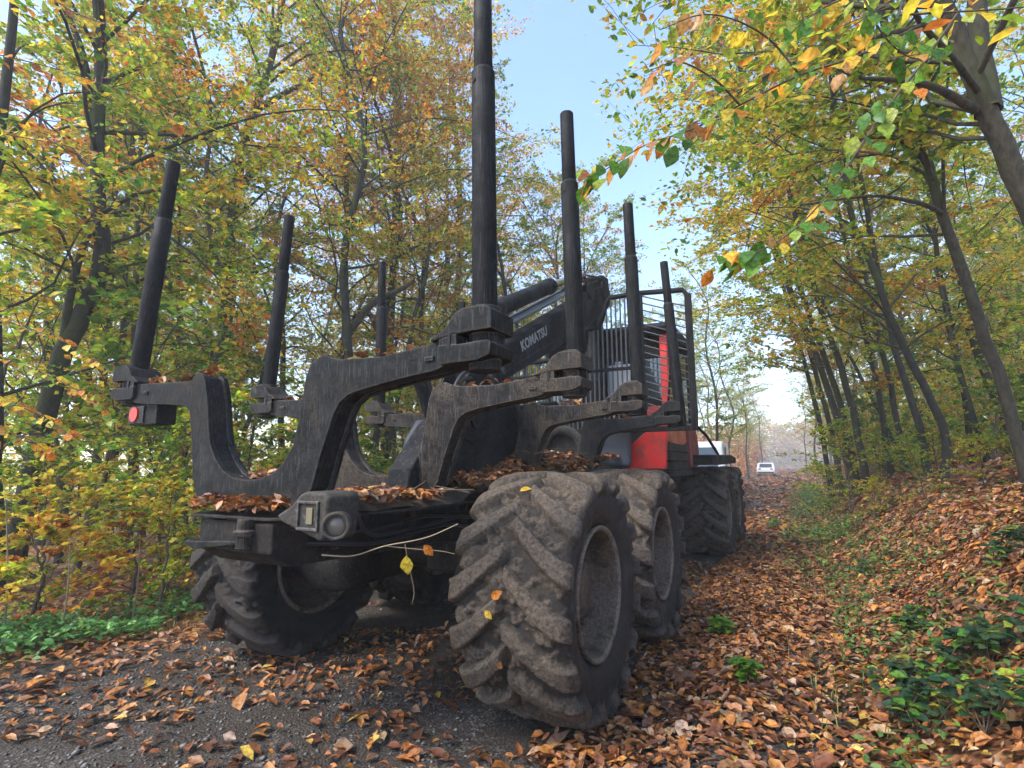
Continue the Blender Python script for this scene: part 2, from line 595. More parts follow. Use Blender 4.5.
def litter_cols(n, rng=RNG, yellow=0):
    c = LIT[rng.choice(len(LIT), n, p=LITW)]
    return np.clip(c * rng.uniform(0.6, 1.3, (n, 1)) * rng.uniform(0.92, 1.08, (n, 3)), 0, 1)


def up_normals(n, tilt, rng=RNG):
    v = rng.normal(size=(n, 3)) * tilt
    v[:, 2] = 1
    return v


# fallen leaves on the ground: one uncountable carpet, thin on the wheel tracks behind the machine
def scatter_litter():
    Ps = []
    def patch(n, x0, x1, y0, y1, sz):
        x = RNG.uniform(x0, x1, n); y = RNG.uniform(y0, y1, n)
        d = fbm(x * 1.1, y * 1.1, 21)
        bare = sstep(-2.15, -1.75, x) * (1 - sstep(0.95, 1.55, x)) * (1 - sstep(2.0, 9.0, y))
        keep = np.where(RNG.random(n) < bare, (d > 0.42) & (RNG.random(n) < 0.72), d > 0.2)
        strip = (np.abs(x + 1.95) < 0.3) & (RNG.random(n) < 0.8)
        keep = keep | strip
        # thinner carpet in the wood on the left
        keep &= ~((x < -2.4) & (RNG.random(n) < 0.5))
        x, y = x[keep], y[keep]
        Ps.append((x, y, np.exp(RNG.normal(size=len(x)) * 0.32 - 0.08) * sz))
    patch(26000, -6, 2.3, -3.2, 5, 0.055)
    patch(42000, 1.3, 6.5, -3.0, 6, 0.055)
    patch(9000, 0.8, 7, 6, 12, 0.085)
    patch(5000, -8, 0.8, 5, 12, 0.085)
    patch(9000, -5, 9, 12, 26, 0.12)
    patch(7000, -4, 9, 26, 70, 0.22)
    patch(6000, -3, 4, 68, 140, 0.4)
    x = np.concatenate([p[0] for p in Ps]); y = np.concatenate([p[1] for p in Ps]); s = np.concatenate([p[2] for p in Ps])
    n = len(x)
    z = height(x, y) + 0.018 + RNG.random(n) * 0.03
    e = 0.05
    nx = -(height(x + e, y) - height(x - e, y)) / (2 * e); ny = -(height(x, y + e) - height(x, y - e)) / (2 * e)
    nr = up_normals(n, 0.5) * np.array([1, 1, 1.0])
    flat_ = RNG.random(n) < 0.65
    nr[flat_, :2] *= 0.45
    nr[:, 0] += nx; nr[:, 1] += ny
    o = leaves_obj('fallen_leaves', np.stack([x, y, z], 1), s, litter_cols(n), nr, M_LITTER, aspect=np.clip(0.62 + RNG.normal(size=n) * 0.16, 0.3, 1.05), shape='hex', fold=0.36)
    tag(o, 'orange and brown fallen leaves carpeting the forest track and bank', 'leaf litter', kind='stuff')


scatter_litter()


def scatter_stones():
    n = 6000
    x = RNG.uniform(-2.0, 1.5, n); y = RNG.uniform(-3.2, 2.0, n)
    k = fbm(x * 0.9, y * 0.9, 33) > 0.42
    x, y = x[k], y[k]; n = len(x)
    s = RNG.uniform(0.004, 0.013, n) * (1 + (RNG.random(n) < 0.05) * 0.9)
    z = height(x, y) + 0.012 + s * 0.2
    base = np.array([(1, 0, 0), (0.3, 0.9, 0), (-0.8, 0.5, 0), (-0.7, -0.7, 0), (0.4, -0.9, 0), (0, 0, 0.7), (0, 0, -0.6)], float)
    F1 = [(0, 1, 5), (1, 2, 5), (2, 3, 5), (3, 4, 5), (4, 0, 5), (1, 0, 6), (2, 1, 6), (3, 2, 6), (4, 3, 6), (0, 4, 6)]
    V = base[None] * s[:, None, None] * RNG.uniform(0.7, 1.3, (n, 7, 3)) + np.stack([x, y, z], 1)[:, None]
    F = (np.arange(n)[:, None, None] * 7 + np.array(F1)[None]).reshape(-1, 3)
    g = RNG.uniform(0.06, 0.22, (n, 1)) * np.array([[1, 0.95, 0.88]])
    o = link('gravel', mesh_np('gravel', V.reshape(-1, 3), F, M_LITTER, np.repeat(g, 7, 0)))
    tag(o, 'small grey gravel stones in the muddy track', 'gravel', kind='stuff')


scatter_stones()


# ------------------------------------------------------------------ the forwarder
FWD = empty('forwarder', (0, 0, 0))
tag(FWD, 'muddy black and red eight-wheeled forwarder with empty log bunks standing on the leaf-strewn track', 'forwarder')


def tyre_mesh(seed, nt=560):
    # profile across the tread: (x, r), bead to bead
    half = [(0.215, 0.336), (0.248, 0.36), (0.28, 0.41), (0.297, 0.465), (0.298, 0.52), (0.288, 0.56), (0.266, 0.582), (0.2, 0.592), (0.1, 0.596)]
    prof = np.array([(-x, r) for x, r in half] + [(0, 0.597)] + half[::-1])
    seg = np.r_[0, np.cumsum(np.linalg.norm(np.diff(prof, axis=0), axis=1))]
    ns = 108
    s = np.linspace(0, seg[-1], ns)
    px = np.interp(s, seg, prof[:, 0]); pr = np.interp(s, seg, prof[:, 1])
    k = np.ones(3) / 3
    px[1:-1] = np.convolve(px, k, 'valid'); pr[1:-1] = np.convolve(pr, k, 'valid')
    # outward normal of the profile
    dx = np.gradient(px); dr = np.gradient(pr)
    ln = np.hypot(dx, dr); nx, nr = -dr / ln, dx / ln
    mid = seg[-1] / 2
    q = (s - mid)                      # arc distance from the centre line
    th = np.arange(nt) * 2 * PI / nt
    TH, Q = np.meshgrid(th, q, indexing='ij')
    pitch = 2 * PI / 16
    aq = np.abs(Q)
    side = np.where(Q > 0, 0.0, 0.5)
    ph = (TH + 1.55 * aq - 0.9 * aq * aq) / pitch + side
    dth = (ph - np.round(ph)) * pitch * 0.63       # metres round the tread from the lug's middle line
    wl = 0.046 + 0.02 * (aq / 0.3)
    lug = 1 - sstep(wl * 0.84, wl * 1.0, np.abs(dth) + 0.005 * (fbm(TH * 26, Q * 40, seed + 5, 3) - 0.5))
    lug *= 1 - sstep(0.285, 0.335, aq)
    lug *= sstep(-0.004, 0.025, aq + 0.02 * (side == 0))
    nz = fbm(TH * 14 + seed, Q * 22 + 7, seed, 4)
    nz2 = fbm(TH * 42 + seed, Q * 60 + 3, seed + 9, 3)
    crown = 1 - sstep(0.29, 0.36, aq)
    nz3 = fbm(TH * 100 + seed, Q * 150, seed + 13, 2)
    mudfill = sstep(0.48, 0.64, nz) * 0.018 * (1 - lug) * crown
    rough_ = sstep(0.47, 0.58, nz)
    h = lug * 0.058 + mudfill + (nz2 - 0.5) * (0.009 * crown * rough_ + 0.002 * crown) + (nz3 - 0.5) * 0.008 * crown * rough_ + (nz - 0.5) * 0.004 * crown
    mudc = np.clip(0.10 + 0.10 * crown + 0.55 * lug * crown + 0.6 * rough_ * crown + (nz2 - 0.5) * 0.5, 0, 1)
    ring = np.exp(-((np.abs(Q) - 0.50) / 0.006) ** 2) * 0.004 + np.exp(-((np.abs(Q) - 0.565) / 0.008) ** 2) * 0.006
    h = h + ring
    Xc = px[None] + nx[None] * h; Rc = pr[None] + nr[None] * h
    V = np.stack([Xc, -Rc * np.cos(TH), Rc * np.sin(TH)], -1)
    idx = np.arange(nt * ns).reshape(nt, ns)
    nx_ = np.roll(idx, -1, 0)
    F = np.stack([idx[:, :-1], nx_[:, :-1], nx_[:, 1:], idx[:, 1:]], -1).reshape(-1, 4)
    me = mesh_np('tyre', V.reshape(-1, 3), F, None, smooth=True)
    a = me.attributes.new('Mud', 'FLOAT', 'POINT')
    a.data.foreach_set('value', mudc.astype(np.float32).ravel())
    return me


def lathe(prof, n=64):
    P = np.array(prof)
    th = np.arange(n) * 2 * PI / n
    V = np.stack([np.repeat(P[None, :, 0], n, 0), P[None, :, 1] * np.cos(th)[:, None], P[None, :, 1] * np.sin(th)[:, None]], -1)
    idx = np.arange(n * len(P)).reshape(n, len(P)); nx_ = np.roll(idx, -1, 0)
    F = np.stack([idx[:, :-1], nx_[:, :-1], nx_[:, 1:], idx[:, 1:]], -1).reshape(-1, 4)
    return V.reshape(-1, 3), F


def rim_mesh():
    v, f = lathe([(0.222, 0.338), (0.262, 0.356), (0.274, 0.352), (0.274, 0.342), (0.26, 0.327), (0.225, 0.314), (0.19, 0.305), (0.125, 0.292), (0.105, 0.27), (0.095, 0.20), (0.105, 0.175), (0.15, 0.165), (0.17, 0.13), (0.175, 0.0005)])
    v2, f2 = lathe([(0.02, 0.0005), (0.02, 0.28), (-0.17, 0.30), (-0.225, 0.318), (-0.262, 0.332), (-0.277, 0.350), (-0.276, 0.362), (-0.262, 0.366), (-0.222, 0.338)])
    V = [v, v2]; F = [f, f2 + len(v)]; o = len(v) + len(v2)
    for k in range(12):                     # wheel bolts
        a = k * PI / 6
        pts = [(0.094, 0.232 * math.cos(a), 0.232 * math.sin(a)), (0.124, 0.232 * math.cos(a), 0.232 * math.sin(a)), (0.1241, 0.232 * math.cos(a), 0.232 * math.sin(a))]
        bv, bf = tube_np(pts, [0.016, 0.016, 0.001], 6)
        V.append(bv); F.append(bf + o); o += len(bv)
    return mesh_np('rim', np.concatenate(V), np.concatenate(F), None, smooth=False)


TY = [tyre_mesh(3), tyre_mesh(11, 320)]
RIM = rim_mesh()
for m_ in TY: m_.materials.append(M_TYRE)
RIM.materials.append(M_RIM)
RIM.materials.append(M_MUDL)
for p_ in RIM.polygons:
    q_ = [RIM.vertices[i].co for i in p_.vertices]
    if min(math.hypot(v.y, v.z) for v in q_) > 0.325: p_.material_index = 1


def wheel(x, y, side, tm, spin, m, label):
    w = empty('wheel', (x, y, 0.652), 0, FWD)
    w['label'] = label
    w.scale = (side, 1, 1)
    t = link('tyre', TY[tm], None, w)
    t.rotation_euler = (spin, 0, 0)
    t.material_slots[0].link = 'OBJECT'
    t.material_slots[0].material = m
    r = link('rim', RIM, None, w)
    return w


XW = 1.082
wheel(XW, 0, 1, 0, 0.10, M_TYRE, 'rear right wheel, tread caked in grey-brown mud')
wheel(XW, 1.5, 1, 0, 2.3, M_TYRE, 'second right wheel, muddy, tucked behind the rear one')
wheel(-XW, 0, -1, 0, 1.15, M_TYRE_WET, 'rear left wheel, wet and black')
wheel(-XW, 1.5, -1, 1, 0.5, M_TYRE_WET, 'second left wheel in the dark under the frame')
for i, (y, l) in enumerate([(5.8, 'front right wheel beside the cab steps'), (7.25, 'foremost right wheel')]):
    wheel(XW, y, 1, 1, 1.1 * i, M_TYRE_MID, l)
for i, (y, l) in enumerate([(5.8, 'front left wheel'), (7.25, 'foremost left wheel')]):
    wheel(-XW, y, -1, 1, 1.1 * i, M_TYRE_WET, l)

# bogies and axles
for yc in (0.75, 6.52):
    for s in (-1, 1):
        bm = bmesh.new()
        prism(bm, [(yc - 0.93, 0.56), (yc - 0.8, 0.46), (yc + 0.8, 0.46), (yc + 0.93, 0.56), (yc + 0.93, 0.7), (yc + 0.75, 0.8), (yc + 0.25, 0.88), (yc - 0.25, 0.88), (yc - 0.75, 0.8), (yc - 0.93, 0.7)], s * 0.56, s * 0.76, 'x')
        obj('bogie_beam', bm, M_FRAME, FWD, 0.03)
        for d in (-0.75, 0.75):
            v, f = lathe([(s * 0.98, 0.13), (s * 0.84, 0.15), (s * 0.76, 0.2), (s * 0.62, 0.2), (s * 0.52, 0.175), (s * 0.46, 0.12), (s * 0.44, 0.001)], 32)
            v[:, 1] += yc + d; v[:, 2] += 0.652
            link('wheel_hub', mesh_np('wheel_hub', v, f, M_GREY, smooth=True), None, FWD)
    bm = bmesh.new()
    cyl(bm, (-0.6, yc, 0.68), (0.6, yc, 0.68), 0.17, n=28)
    box(bm, (0, yc, 0.74), (0.5, 0.44, 0.42))
    obj('axle_housing', bm, M_FRAME, FWD, 0.03)

# rear frame: a box girder under the bunks, with a rear cap, and the crane end raised
bm = bmesh.new()
prism(bm, [(-1.265, 1.085), (-1.265, 0.95), (-1.15, 0.88), (0.1, 0.84), (3.4, 0.84), (3.4, 1.24), (2.5, 1.24), (1.2, 1.12), (-0.6, 1.09)], -0.28, 0.26, 'x')
obj('rear_frame', bm, M_FRAME, FWD, 0.012)
bm = bmesh.new()
prism(bm, [(-0.32, -1.29), (0.24, -1.275), (0.36, -1.18), (0.46, -0.6), (0.46, 2.4), (-0.46, 2.4), (-0.46, -0.6), (-0.42, -1.18)], 1.094, 1.108, 'z')
obj('deck_plate', bm, M_FRAME, FWD, 0.004)
bm = bmesh.new()                                    # lip and tow bracket below the rear end
prism(bm, [(-0.35, 0.96), (-0.28, 0.94), (0.06, 0.985), (0.06, 1.0), (-0.28, 0.98), (-0.35, 0.98)], -1.29, -1.1, 'y')
obj('tow_bracket', bm, M_STEEL, FWD, 0.006)
bm = bmesh.new()
cyl(bm, (0.10, -1.285, 0.97), (0.10, -1.285, 1.10), 0.035, n=14)
cyl(bm, (0.10, -1.285, 1.03), (0.10, -1.285, 1.05), 0.05, n=14)
obj('tow_pin', bm, M_STEELB, FWD, 0.004)

# lamp housing on the rear corner of the frame
bm = bmesh.new()
prism(bm, [(0.41, 1.135), (0.45, 1.11), (0.675, 1.045), (0.70, 1.06), (0.715, 1.215), (0.695, 1.235), (0.58, 1.238), (0.55, 1.225), (0.50, 1.18)], -1.37, -1.19, 'y')
LB = obj('lamp_housing', bm, M_GREY, FWD, 0.014, seg=3)
LB['label'] = 'grey muddy cast housing with a round lamp at the rear of the frame'
bm = bmesh.new()
for a, b in (((0.555, 1.085), (0.665, 1.097)), ((0.555, 1.19), (0.665, 1.202))):
    box2(bm, (a[0], -1.381, a[1]), (b[0], -1.37, b[1]))
box2(bm, (0.548, -1.381, 1.085), (0.558, -1.37, 1.202)); box2(bm, (0.66, -1.381, 1.085), (0.67, -1.37, 1.202))
obj('bezel', bm, M_GREY, LB, 0.004)
bm = bmesh.new()
box2(bm, (0.60, -1.376, 1.11), (0.635, -1.371, 1.175))
obj('reflector', bm, M_LENSY, LB, 0.002)
v, f = lathe([(-0.05, 0.05), (0.05, 0.055), (0.06, 0.052), (0.06, 0.042), (0.03, 0.04), (0.03, 0.001)], 28)
q = Matrix.Translation((0.725, -1.325, 1.11)) @ Matrix.Rotation(R(-52), 4, 'Z')
me = mesh_np('lamp_ring', v, f, M_GREY, smooth=False); me.transform(q)
link('lamp_ring', me, None, LB)
v, f = lathe([(0.031, 0.0405), (0.04, 0.03), (0.043, 0.001)], 28)
me = mesh_np('lamp_lens', v, f, M_LAMP, smooth=True); me.transform(q)
link('lamp_lens', me, None, LB)

# bunks -------------------------------------------------------------
OUT = [(-1.19, 1.842), (-1.112, 1.834), (-0.627, 1.812), (-0.60, 1.822), (-0.57, 1.852), (-0.54, 1.858), (-0.50, 1.835), (-0.480, 1.80), (-0.446, 1.70), (-0.41, 1.53), (-0.385, 1.45), (-0.333, 1.378), (-0.26, 1.315), (-0.18, 1.284), (-0.08, 1.272), (0.03, 1.278),
       (0.12, 1.305), (0.19, 1.35), (0.252, 1.43), (0.282, 1.54), (0.30, 1.65), (0.318, 1.76), (0.345, 1.82), (0.40, 1.85), (0.441, 1.857), (0.48, 1.84), (0.539, 1.823), (0.787, 1.813), (1.051, 1.838), (1.10, 1.848), (1.15, 1.862),
       (1.15, 1.748), (1.08, 1.726), (0.90, 1.706), (0.686, 1.676), (0.60, 1.658), (0.545, 1.625), (0.51, 1.57), (0.485, 1.50), (0.447, 1.404), (0.42, 1.318), (0.395, 1.24), (0.355, 1.185), (0.30, 1.15), (0.20, 1.142),
       (-0.38, 1.142), (-0.44, 1.16), (-0.485, 1.205), (-0.52, 1.30), (-0.545, 1.42), (-0.585, 1.60), (-0.606, 1.645), (-0.64, 1.672), (-0.80, 1.69), (-1.10, 1.712), (-1.19, 1.725)]


def inset(pts, d):
    P = np.array(pts); n = len(P)
    out = []
    for i in range(n):
        a, b, c = P[i - 1], P[i], P[(i + 1) % n]
        e1 = (b - a) / np.linalg.norm(b - a); e2 = (c - b) / np.linalg.norm(c - b)
        n1 = np.array([e1[1], -e1[0]]); n2 = np.array([e2[1], -e2[0]])
        m = n1 + n2
        m = m / max(np.linalg.norm(m), 0.3)
        out.append(tuple(b + m * d))
    return out


BT = 0.145            # bunk thickness along the machine


def bunk(y0, m, stakes, label):
    bm = bmesh.new()
    prism(bm, OUT, y0, y0 + 0.028)
    prism(bm, OUT, y0 + BT - 0.028, y0 + BT)
    prism(bm, inset(OUT, 0.014), y0 + 0.02, y0 + BT - 0.02)
    B = obj('bunk', bm, m, FWD, 0.004)
    B['label'] = label
    for s in (-1, 1):
        # stake socket: two jaws with a slot between them, closed by a cheek plate on the outside
        bm = bmesh.new()
        ya, yb = y0 - 0.022, y0 + BT + 0.02
        sh = -0.062 if s > 0 else 0.0
        def P(p): return [(s * (a + sh), b) for a, b in p]
        prism(bm, P([(1.13, 1.852), (1.20, 1.888), (1.245, 1.942), (1.285, 1.964), (1.39, 1.962), (1.418, 1.945), (1.418, 1.866), (1.25, 1.862), (1.13, 1.842)]), ya, yb)
        prism(bm, P([(1.165, 1.822), (1.25, 1.818), (1.40, 1.822), (1.418, 1.81), (1.412, 1.765), (1.36, 1.745), (1.185, 1.742), (1.165, 1.755)]), ya, yb)
        prism(bm, P([(1.168, 1.75), (1.255, 1.75), (1.255, 1.94), (1.235, 1.91), (1.20, 1.872), (1.168, 1.855)]), ya + 0.004, yb - 0.004)
        prism(bm, P([(1.24, 1.80), (1.40, 1.80), (1.40, 1.88), (1.24, 1.88)]), y0 + 0.06, y0 + BT - 0.02)
        cyl(bm, (s * (1.335 + sh), y0 + BT / 2, 1.715), (s * (1.335 + sh), y0 + BT / 2, 1.978), 0.066, n=24)
        so = obj('stake_socket', bm, m, B, 0.008)
        bm = bmesh.new()                       # keyhole slot and weld tab on the face
        xs_ = s * (1.222 + sh)
        box2(bm, (xs_ - 0.007, y0 - 0.0235, 1.80), (xs_ + 0.007, y0 - 0.0175, 1.865))
        obj('slot', bm, M_HOLE, B, 0)  # solid black block, its colour standing in for the shade inside the slot
        bm = bmesh.new()
        box2(bm, (s * 1.03, y0 - 0.010, 1.765), (s * 1.075, y0 + 0.01, 1.785))
        obj('weld_tab', bm, m, B, 0.003)
    for (bx, dy0, tx, dy1, tz, step) in stakes:
        bm = bmesh.new()
        a = np.array([bx, y0 + BT / 2 + dy0, 1.72]); t = np.array([tx, y0 + BT / 2 + dy1, tz])
        k = (step - 1.72) / (tz - 1.72)
        mid = a + (t - a) * k
        cyl(bm, a, mid, 0.0525, 0.0515, n=28)
        d = (t - a) / np.linalg.norm(t - a)
        cyl(bm, mid - d * 0.004, mid + d * 0.008, 0.0515, 0.045, n=28)
        cyl(bm, mid, t, 0.0415, 0.0405, n=28)
        st = obj('stake', bm, M_STAKE, B, 0.003, smooth=False)
        st.data.polygons.foreach_set('use_smooth', [len(p.vertices) == 4 for p in st.data.polygons])
        bm = bmesh.new()
        pb = mid - d * 0.06
        cd = CAM - pb; cd[2] = 0; cd /= np.linalg.norm(cd)
        side = np.array([-0.35, -0.93, 0])
        cyl(bm, pb + side * 0.05, pb + side * 0.0565, 0.011, n=12)
        obj('set_screw', bm, M_HOLE, B, 0)
    return B


bunk(-1.178, M_STEEL, [(-1.335, 0, -1.15, 0.0, 3.33, 2.93), (1.275, 0, 1.25, 0.0, 3.52, 3.055)], 'rearmost log bunk, its left arm carrying the tail lamp')
bunk(-0.2185, M_STEELB, [(-1.345, 0, -1.21, 0, 3.38, 2.90), (1.295, 0, 1.262, 0, 3.46, 3.0)], 'second log bunk, arm smeared with dry mud')
bunk(1.04, M_STEELB, [(-1.30, 0, -1.345, 0, 3.44, 2.94), (1.308, 0, 1.275, 0, 3.44, 2.98)], 'third log bunk above the second right wheel')
bunk(2.48, M_STEEL, [(-1.30, 0, -1.30, 0, 3.40, 2.95), (1.34, 0, 1.25, -0.03, 3.44, 2.98)], 'foremost log bunk in front of the cab guard')

# tail lamp under the left arm of the rear bunk
TLm = empty('tail_lamp', (0, 0, 0), 0, FWD)
TLm['label'] = 'tail lamp box with a red lens under the left arm of the rear bunk'
bm = bmesh.new()
box2(bm, (-1.27, -1.15, 1.588), (-0.98, -1.03, 1.712))
obj('lamp_box', bm, M_FRAME, TLm, 0.008)
bm = bmesh.new()
box2(bm, (-1.26, -1.162, 1.598), (-1.10, -1.151, 1.70))
obj('clear_lens', bm, M_GREY, TLm, 0.004)
bm = bmesh.new()
cyl(bm, (-1.19, -1.163, 1.652), (-1.19, -1.172, 1.652), 0.045, n=24)
obj('red_lens', bm, M_LENSR, TLm, 0.002)
bm = bmesh.new()
cyl(bm, (-1.40, -1.10, 1.815), (-1.52, -1.16, 1.83), 0.007, n=8)
cyl(bm, (-1.40, -1.16, 1.80), (-1.47, -1.16, 1.825), 0.008, n=8)
obj('wire_end', bm, M_RUBBER, FWD)

# crane ---------------------------------------------------------------
CR = empty('crane', (0.16, 0, 0), 0, FWD)
CR['label'] = 'black loader crane folded down over the bunks'
bm = bmesh.new()
prism(bm, [(0.42, 1.90), (0.55, 1.78), (0.95, 2.06), (2.52, 2.76), (3.3, 3.16), (3.75, 3.42), (3.82, 3.66), (3.6, 3.70), (3.0, 3.42), (2.4, 3.10), (1.05, 2.42), (0.55, 2.20), (0.42, 2.08)], -0.10, 0.10, 'x')
BO = obj('boom', bm, M_CRANE, CR, 0.02, seg=3)
bm = bmesh.new()
prism(bm, [(1.05, 2.12), (2.4, 2.72), (2.36, 2.78), (1.05, 2.2)], 0.101, 0.112, 'x')
obj('stiffener', bm, M_CRANE, BO, 0.004)
# lettering on the boom's right face
cu = bpy.data.curves.new('lettering', 'FONT')
cu.body = 'KOMATSU'
cu.size = 0.125
cu.extrude = 0.0015
cu.space_character = 1.08
cu.offset = 0.004
tmp = bpy.data.objects.new('lettering_tmp', cu)
COL.objects.link(tmp)
dg = bpy.context.evaluated_depsgraph_get()
me = bpy.data.meshes.new_from_object(tmp.evaluated_get(dg))
bpy.data.objects.remove(tmp)
sl = math.atan2(0.68, 1.36)
me.transform(Matrix.Translation((0.1035, 1.18, 2.335)) @ Matrix.Rotation(sl, 4, 'X') @ Matrix(((0, 0, 1, 0), (1, 0, 0, 0), (0, 1, 0, 0), (0, 0, 0, 1))))
me.materials.clear(); me.materials.append(M_LETTER)
link('lettering', me, None, BO)
bm = bmesh.new()
cyl(bm, (-0.02, 0.95, 2.68), (-0.02, 2.02, 3.20), 0.078, n=28)
cyl(bm, (-0.02, 2.02, 3.20), (-0.02, 2.08, 3.23), 0.088, n=28)
cyl(bm, (-0.02, 0.90, 2.655), (-0.02, 0.98, 2.695), 0.085, n=28)
cy_ = obj('lift_cylinder', bm, M_CRANE, CR, 0.006)
cy_.data.polygons.foreach_set('use_smooth', [len(p.vertices) == 4 for p in cy_.data.polygons])
bm = bmesh.new()
cyl(bm, (-0.02, 2.05, 3.215), (-0.02, 2.9, 3.60), 0.042, n=20)
obj('piston_rod', bm, M_CHROME, CR)
for i, (x, dz) in enumerate([(0.03, 0.06), (0.08, 0.055), (-0.085, 0.06)]):
    me = tubes_mesh('steel_pipe', [(smooth_path([(x, 0.5, 2.24), (x, 0.75, 2.38), (x, 1.2, 2.575), (x, 2.3, 3.13), (x, 2.75, 3.36)], 14) + np.array([0, -dz * 0.4, dz]), np.full(14, 0.019), 10)], M_PIPE)
    link('steel_pipe', me, None, CR)
bm = bmesh.new()
for x in (-0.11, 0.11):
    cyl(bm, (x - 0.02, 3.0, 3.42), (x + 0.02, 3.0, 3.42), 0.11, n=20)
    cyl(bm, (x - 0.02, 3.55, 3.58), (x + 0.02, 3.55, 3.58), 0.15, n=20)
box(bm, (0, 3.35, 3.60), (0.14, 0.6, 0.12), Matrix.Rotation(R(24), 3, 'X'))
box(bm, (0.0, 3.62, 3.76), (0.2, 0.26, 0.09), Matrix.Rotation(R(6), 3, 'X'))
obj('boom_joint', bm, M_CRANE, CR, 0.012)
for i in range(6):                                 # hoses looping over the joint
    a = 0.9 + 0.07 * i
    x = -0.1 + 0.045 * i
    p = smooth_path([(x, 2.3 + 0.1 * i, 3.2 + 0.05 * i), (x + 0.02, 2.7, 3.42 + 0.02 * i), (x - 0.03, 3.05, 3.58 + 0.025 * (i % 3)), (x, 3.4, 3.70), (x, 3.60, 3.62), (x, 3.72, 3.4)], 20)
    link('hose', tubes_mesh('hose', [(p, np.full(20, 0.013), 8)], M_RUBBER), None, CR)
# the second boom lies lower, with the joint to the first at the rear
bm = bmesh.new()
prism(bm, [(-0.34, 1.14), (-0.22, 1.03), (0.1, 1.14), (0.67, 1.31), (1.6, 1.64), (2.0, 1.78), (2.0, 1.98), (1.5, 1.90), (0.8, 1.80), (0.3, 1.82), (-0.02, 1.62), (-0.30, 1.32)], -0.09, 0.09, 'x')
J = obj('lower_boom', bm, M_CRANE, CR, 0.018, seg=3)
bm = bmesh.new()
prism(bm, [(0.15, 1.55), (0.36, 1.5), (0.62, 1.62), (0.78, 1.95), (0.72, 2.12), (0.5, 2.14), (0.3, 2.0), (0.12, 1.72)], 0.092, 0.118, 'x')
prism(bm, [(0.15, 1.55), (0.36, 1.5), (0.62, 1.62), (0.78, 1.95), (0.72, 2.12), (0.5, 2.14), (0.3, 2.0), (0.12, 1.72)], -0.118, -0.092, 'x')
obj('joint_plate', bm, M_CRANE, CR, 0.006)
for (y, z, r) in ((0.40, 1.68, 0.075), (0.60, 2.0, 0.05)):
    bm = bmesh.new()
    cyl(bm, (-0.14, y, z), (0.135, y, z), r, n=24)
    cyl(bm, (0.13, y, z), (0.15, y, z), r * 0.55, n=20)
    for k in range(6):
        a = k * PI / 3
        cyl(bm, (0.13, y + r * 0.75 * math.cos(a), z + r * 0.75 * math.sin(a)), (0.142, y + r * 0.75 * math.cos(a), z + r * 0.75 * math.sin(a)), 0.010, n=8)
    obj('pivot_pin', bm, M_STEEL, CR, 0.004)
bm = bmesh.new()                                   # rib along the lower boom
prism(bm, [(-0.1, 1.28), (1.0, 1.62), (1.0, 1.64), (-0.1, 1.30)], 0.091, 0.104, 'x')
obj('rib', bm, M_STAKE, J, 0.003)
bm = bmesh.new()                                   # strut seen through the gap under the rear bunk's arm
cyl(bm, (-0.16, 0.35, 1.50), (-0.22, 0.12, 2.02), 0.05, n=16)
obj('strut', bm, M_CRANE, CR)
bm = bmesh.new()                                   # grapple shell lying between the bunks
prism(bm, [(0.15, 1.16), (0.34, 1.14), (0.50, 1.45), (0.56, 1.62), (0.50, 1.70), (0.36, 1.69), (0.24, 1.55), (0.17, 1.36)], -0.42, -0.30, 'x')
obj('grapple_shell', bm, mat('blue black paint', (0.022, 0.028, 0.04), 0.4), CR, 0.03, seg=3)
for i in range(4):
    p = smooth_path([(0.13, 0.85 + 0.03 * i, 2.05), (0.16, 0.95 + 0.02 * i, 1.8), (0.13 + 0.02 * i, 1.15, 1.55), (0.16, 1.25 + 0.05 * i, 1.38), (0.2, 1.6, 1.33)], 16)
    link('hose', tubes_mesh('hose', [(p, np.full(16, 0.015), 8)], M_RUBBER), None, CR)
for i in range(3):
    p = smooth_path([(0.12 + 0.02 * i, 0.30, 2.02 - 0.05 * i), (0.15, 0.15, 1.96 - 0.04 * i), (0.14, 0.05, 1.80), (0.12, 0.1, 1.62)], 14)
    link('hose', tubes_mesh('hose', [(p, np.full(14, 0.012), 8)], M_RUBBER), None, CR)
for y, z, r in ((0.45, 2.06, 0.018), (0.50, 2.035, 0.018), (0.55, 2.01, 0.018), (0.75, 2.09, 0.026)):
    bm = bmesh.new()
    cyl(bm, (0.125, y, z), (0.165, y, z), r, n=12)
    obj('hose_coupling', bm, M_GREY, CR, 0.003)
bm = bmesh.new()                                   # pillar and slew housing in front of the guard
cyl(bm, (-0.1, 3.5, 1.2), (-0.1, 3.5, 2.4), 0.16, n=24)
box(bm, (-0.1, 3.55, 2.9), (0.26, 0.3, 1.2))
obj('pillar', bm, M_CRANE, CR, 0.02)
# ring plate of the crane base facing the load
ring = [(-0.40 + 0.3 * math.cos(a), 1.52 + 0.28 * math.sin(a)) for a in np.linspace(0, 2 * PI, 33)[:-1]]
v, f = lathe([(0, 0.30), (0.05, 0.30), (0.055, 0.285), (0.05, 0.20), (0.0, 0.19)], 48)
me = mesh_np('base_ring', v, f, M_GREY, smooth=False)
me.transform(Matrix.Translation((-0.10, 2.93, 1.50)) @ Matrix.Rotation(R(-90), 4, 'Z'))
o = link('base_ring', me, None, FWD)
bm = bmesh.new()
box2(bm, (-0.30, 2.925, 1.49), (0.10, 2.94, 1.53))
cyl(bm, (-0.10, 2.95, 1.50), (-0.10, 2.97, 1.50), 0.2, n=32)
obj('base_web', bm, M_FRAME, FWD, 0.004)

# guard between load and cab --------------------------------------------
G = empty('cab_guard', (0, 3.02, 0), 0, FWD)
G['label'] = 'black steel bar guard between the load space and the cab'


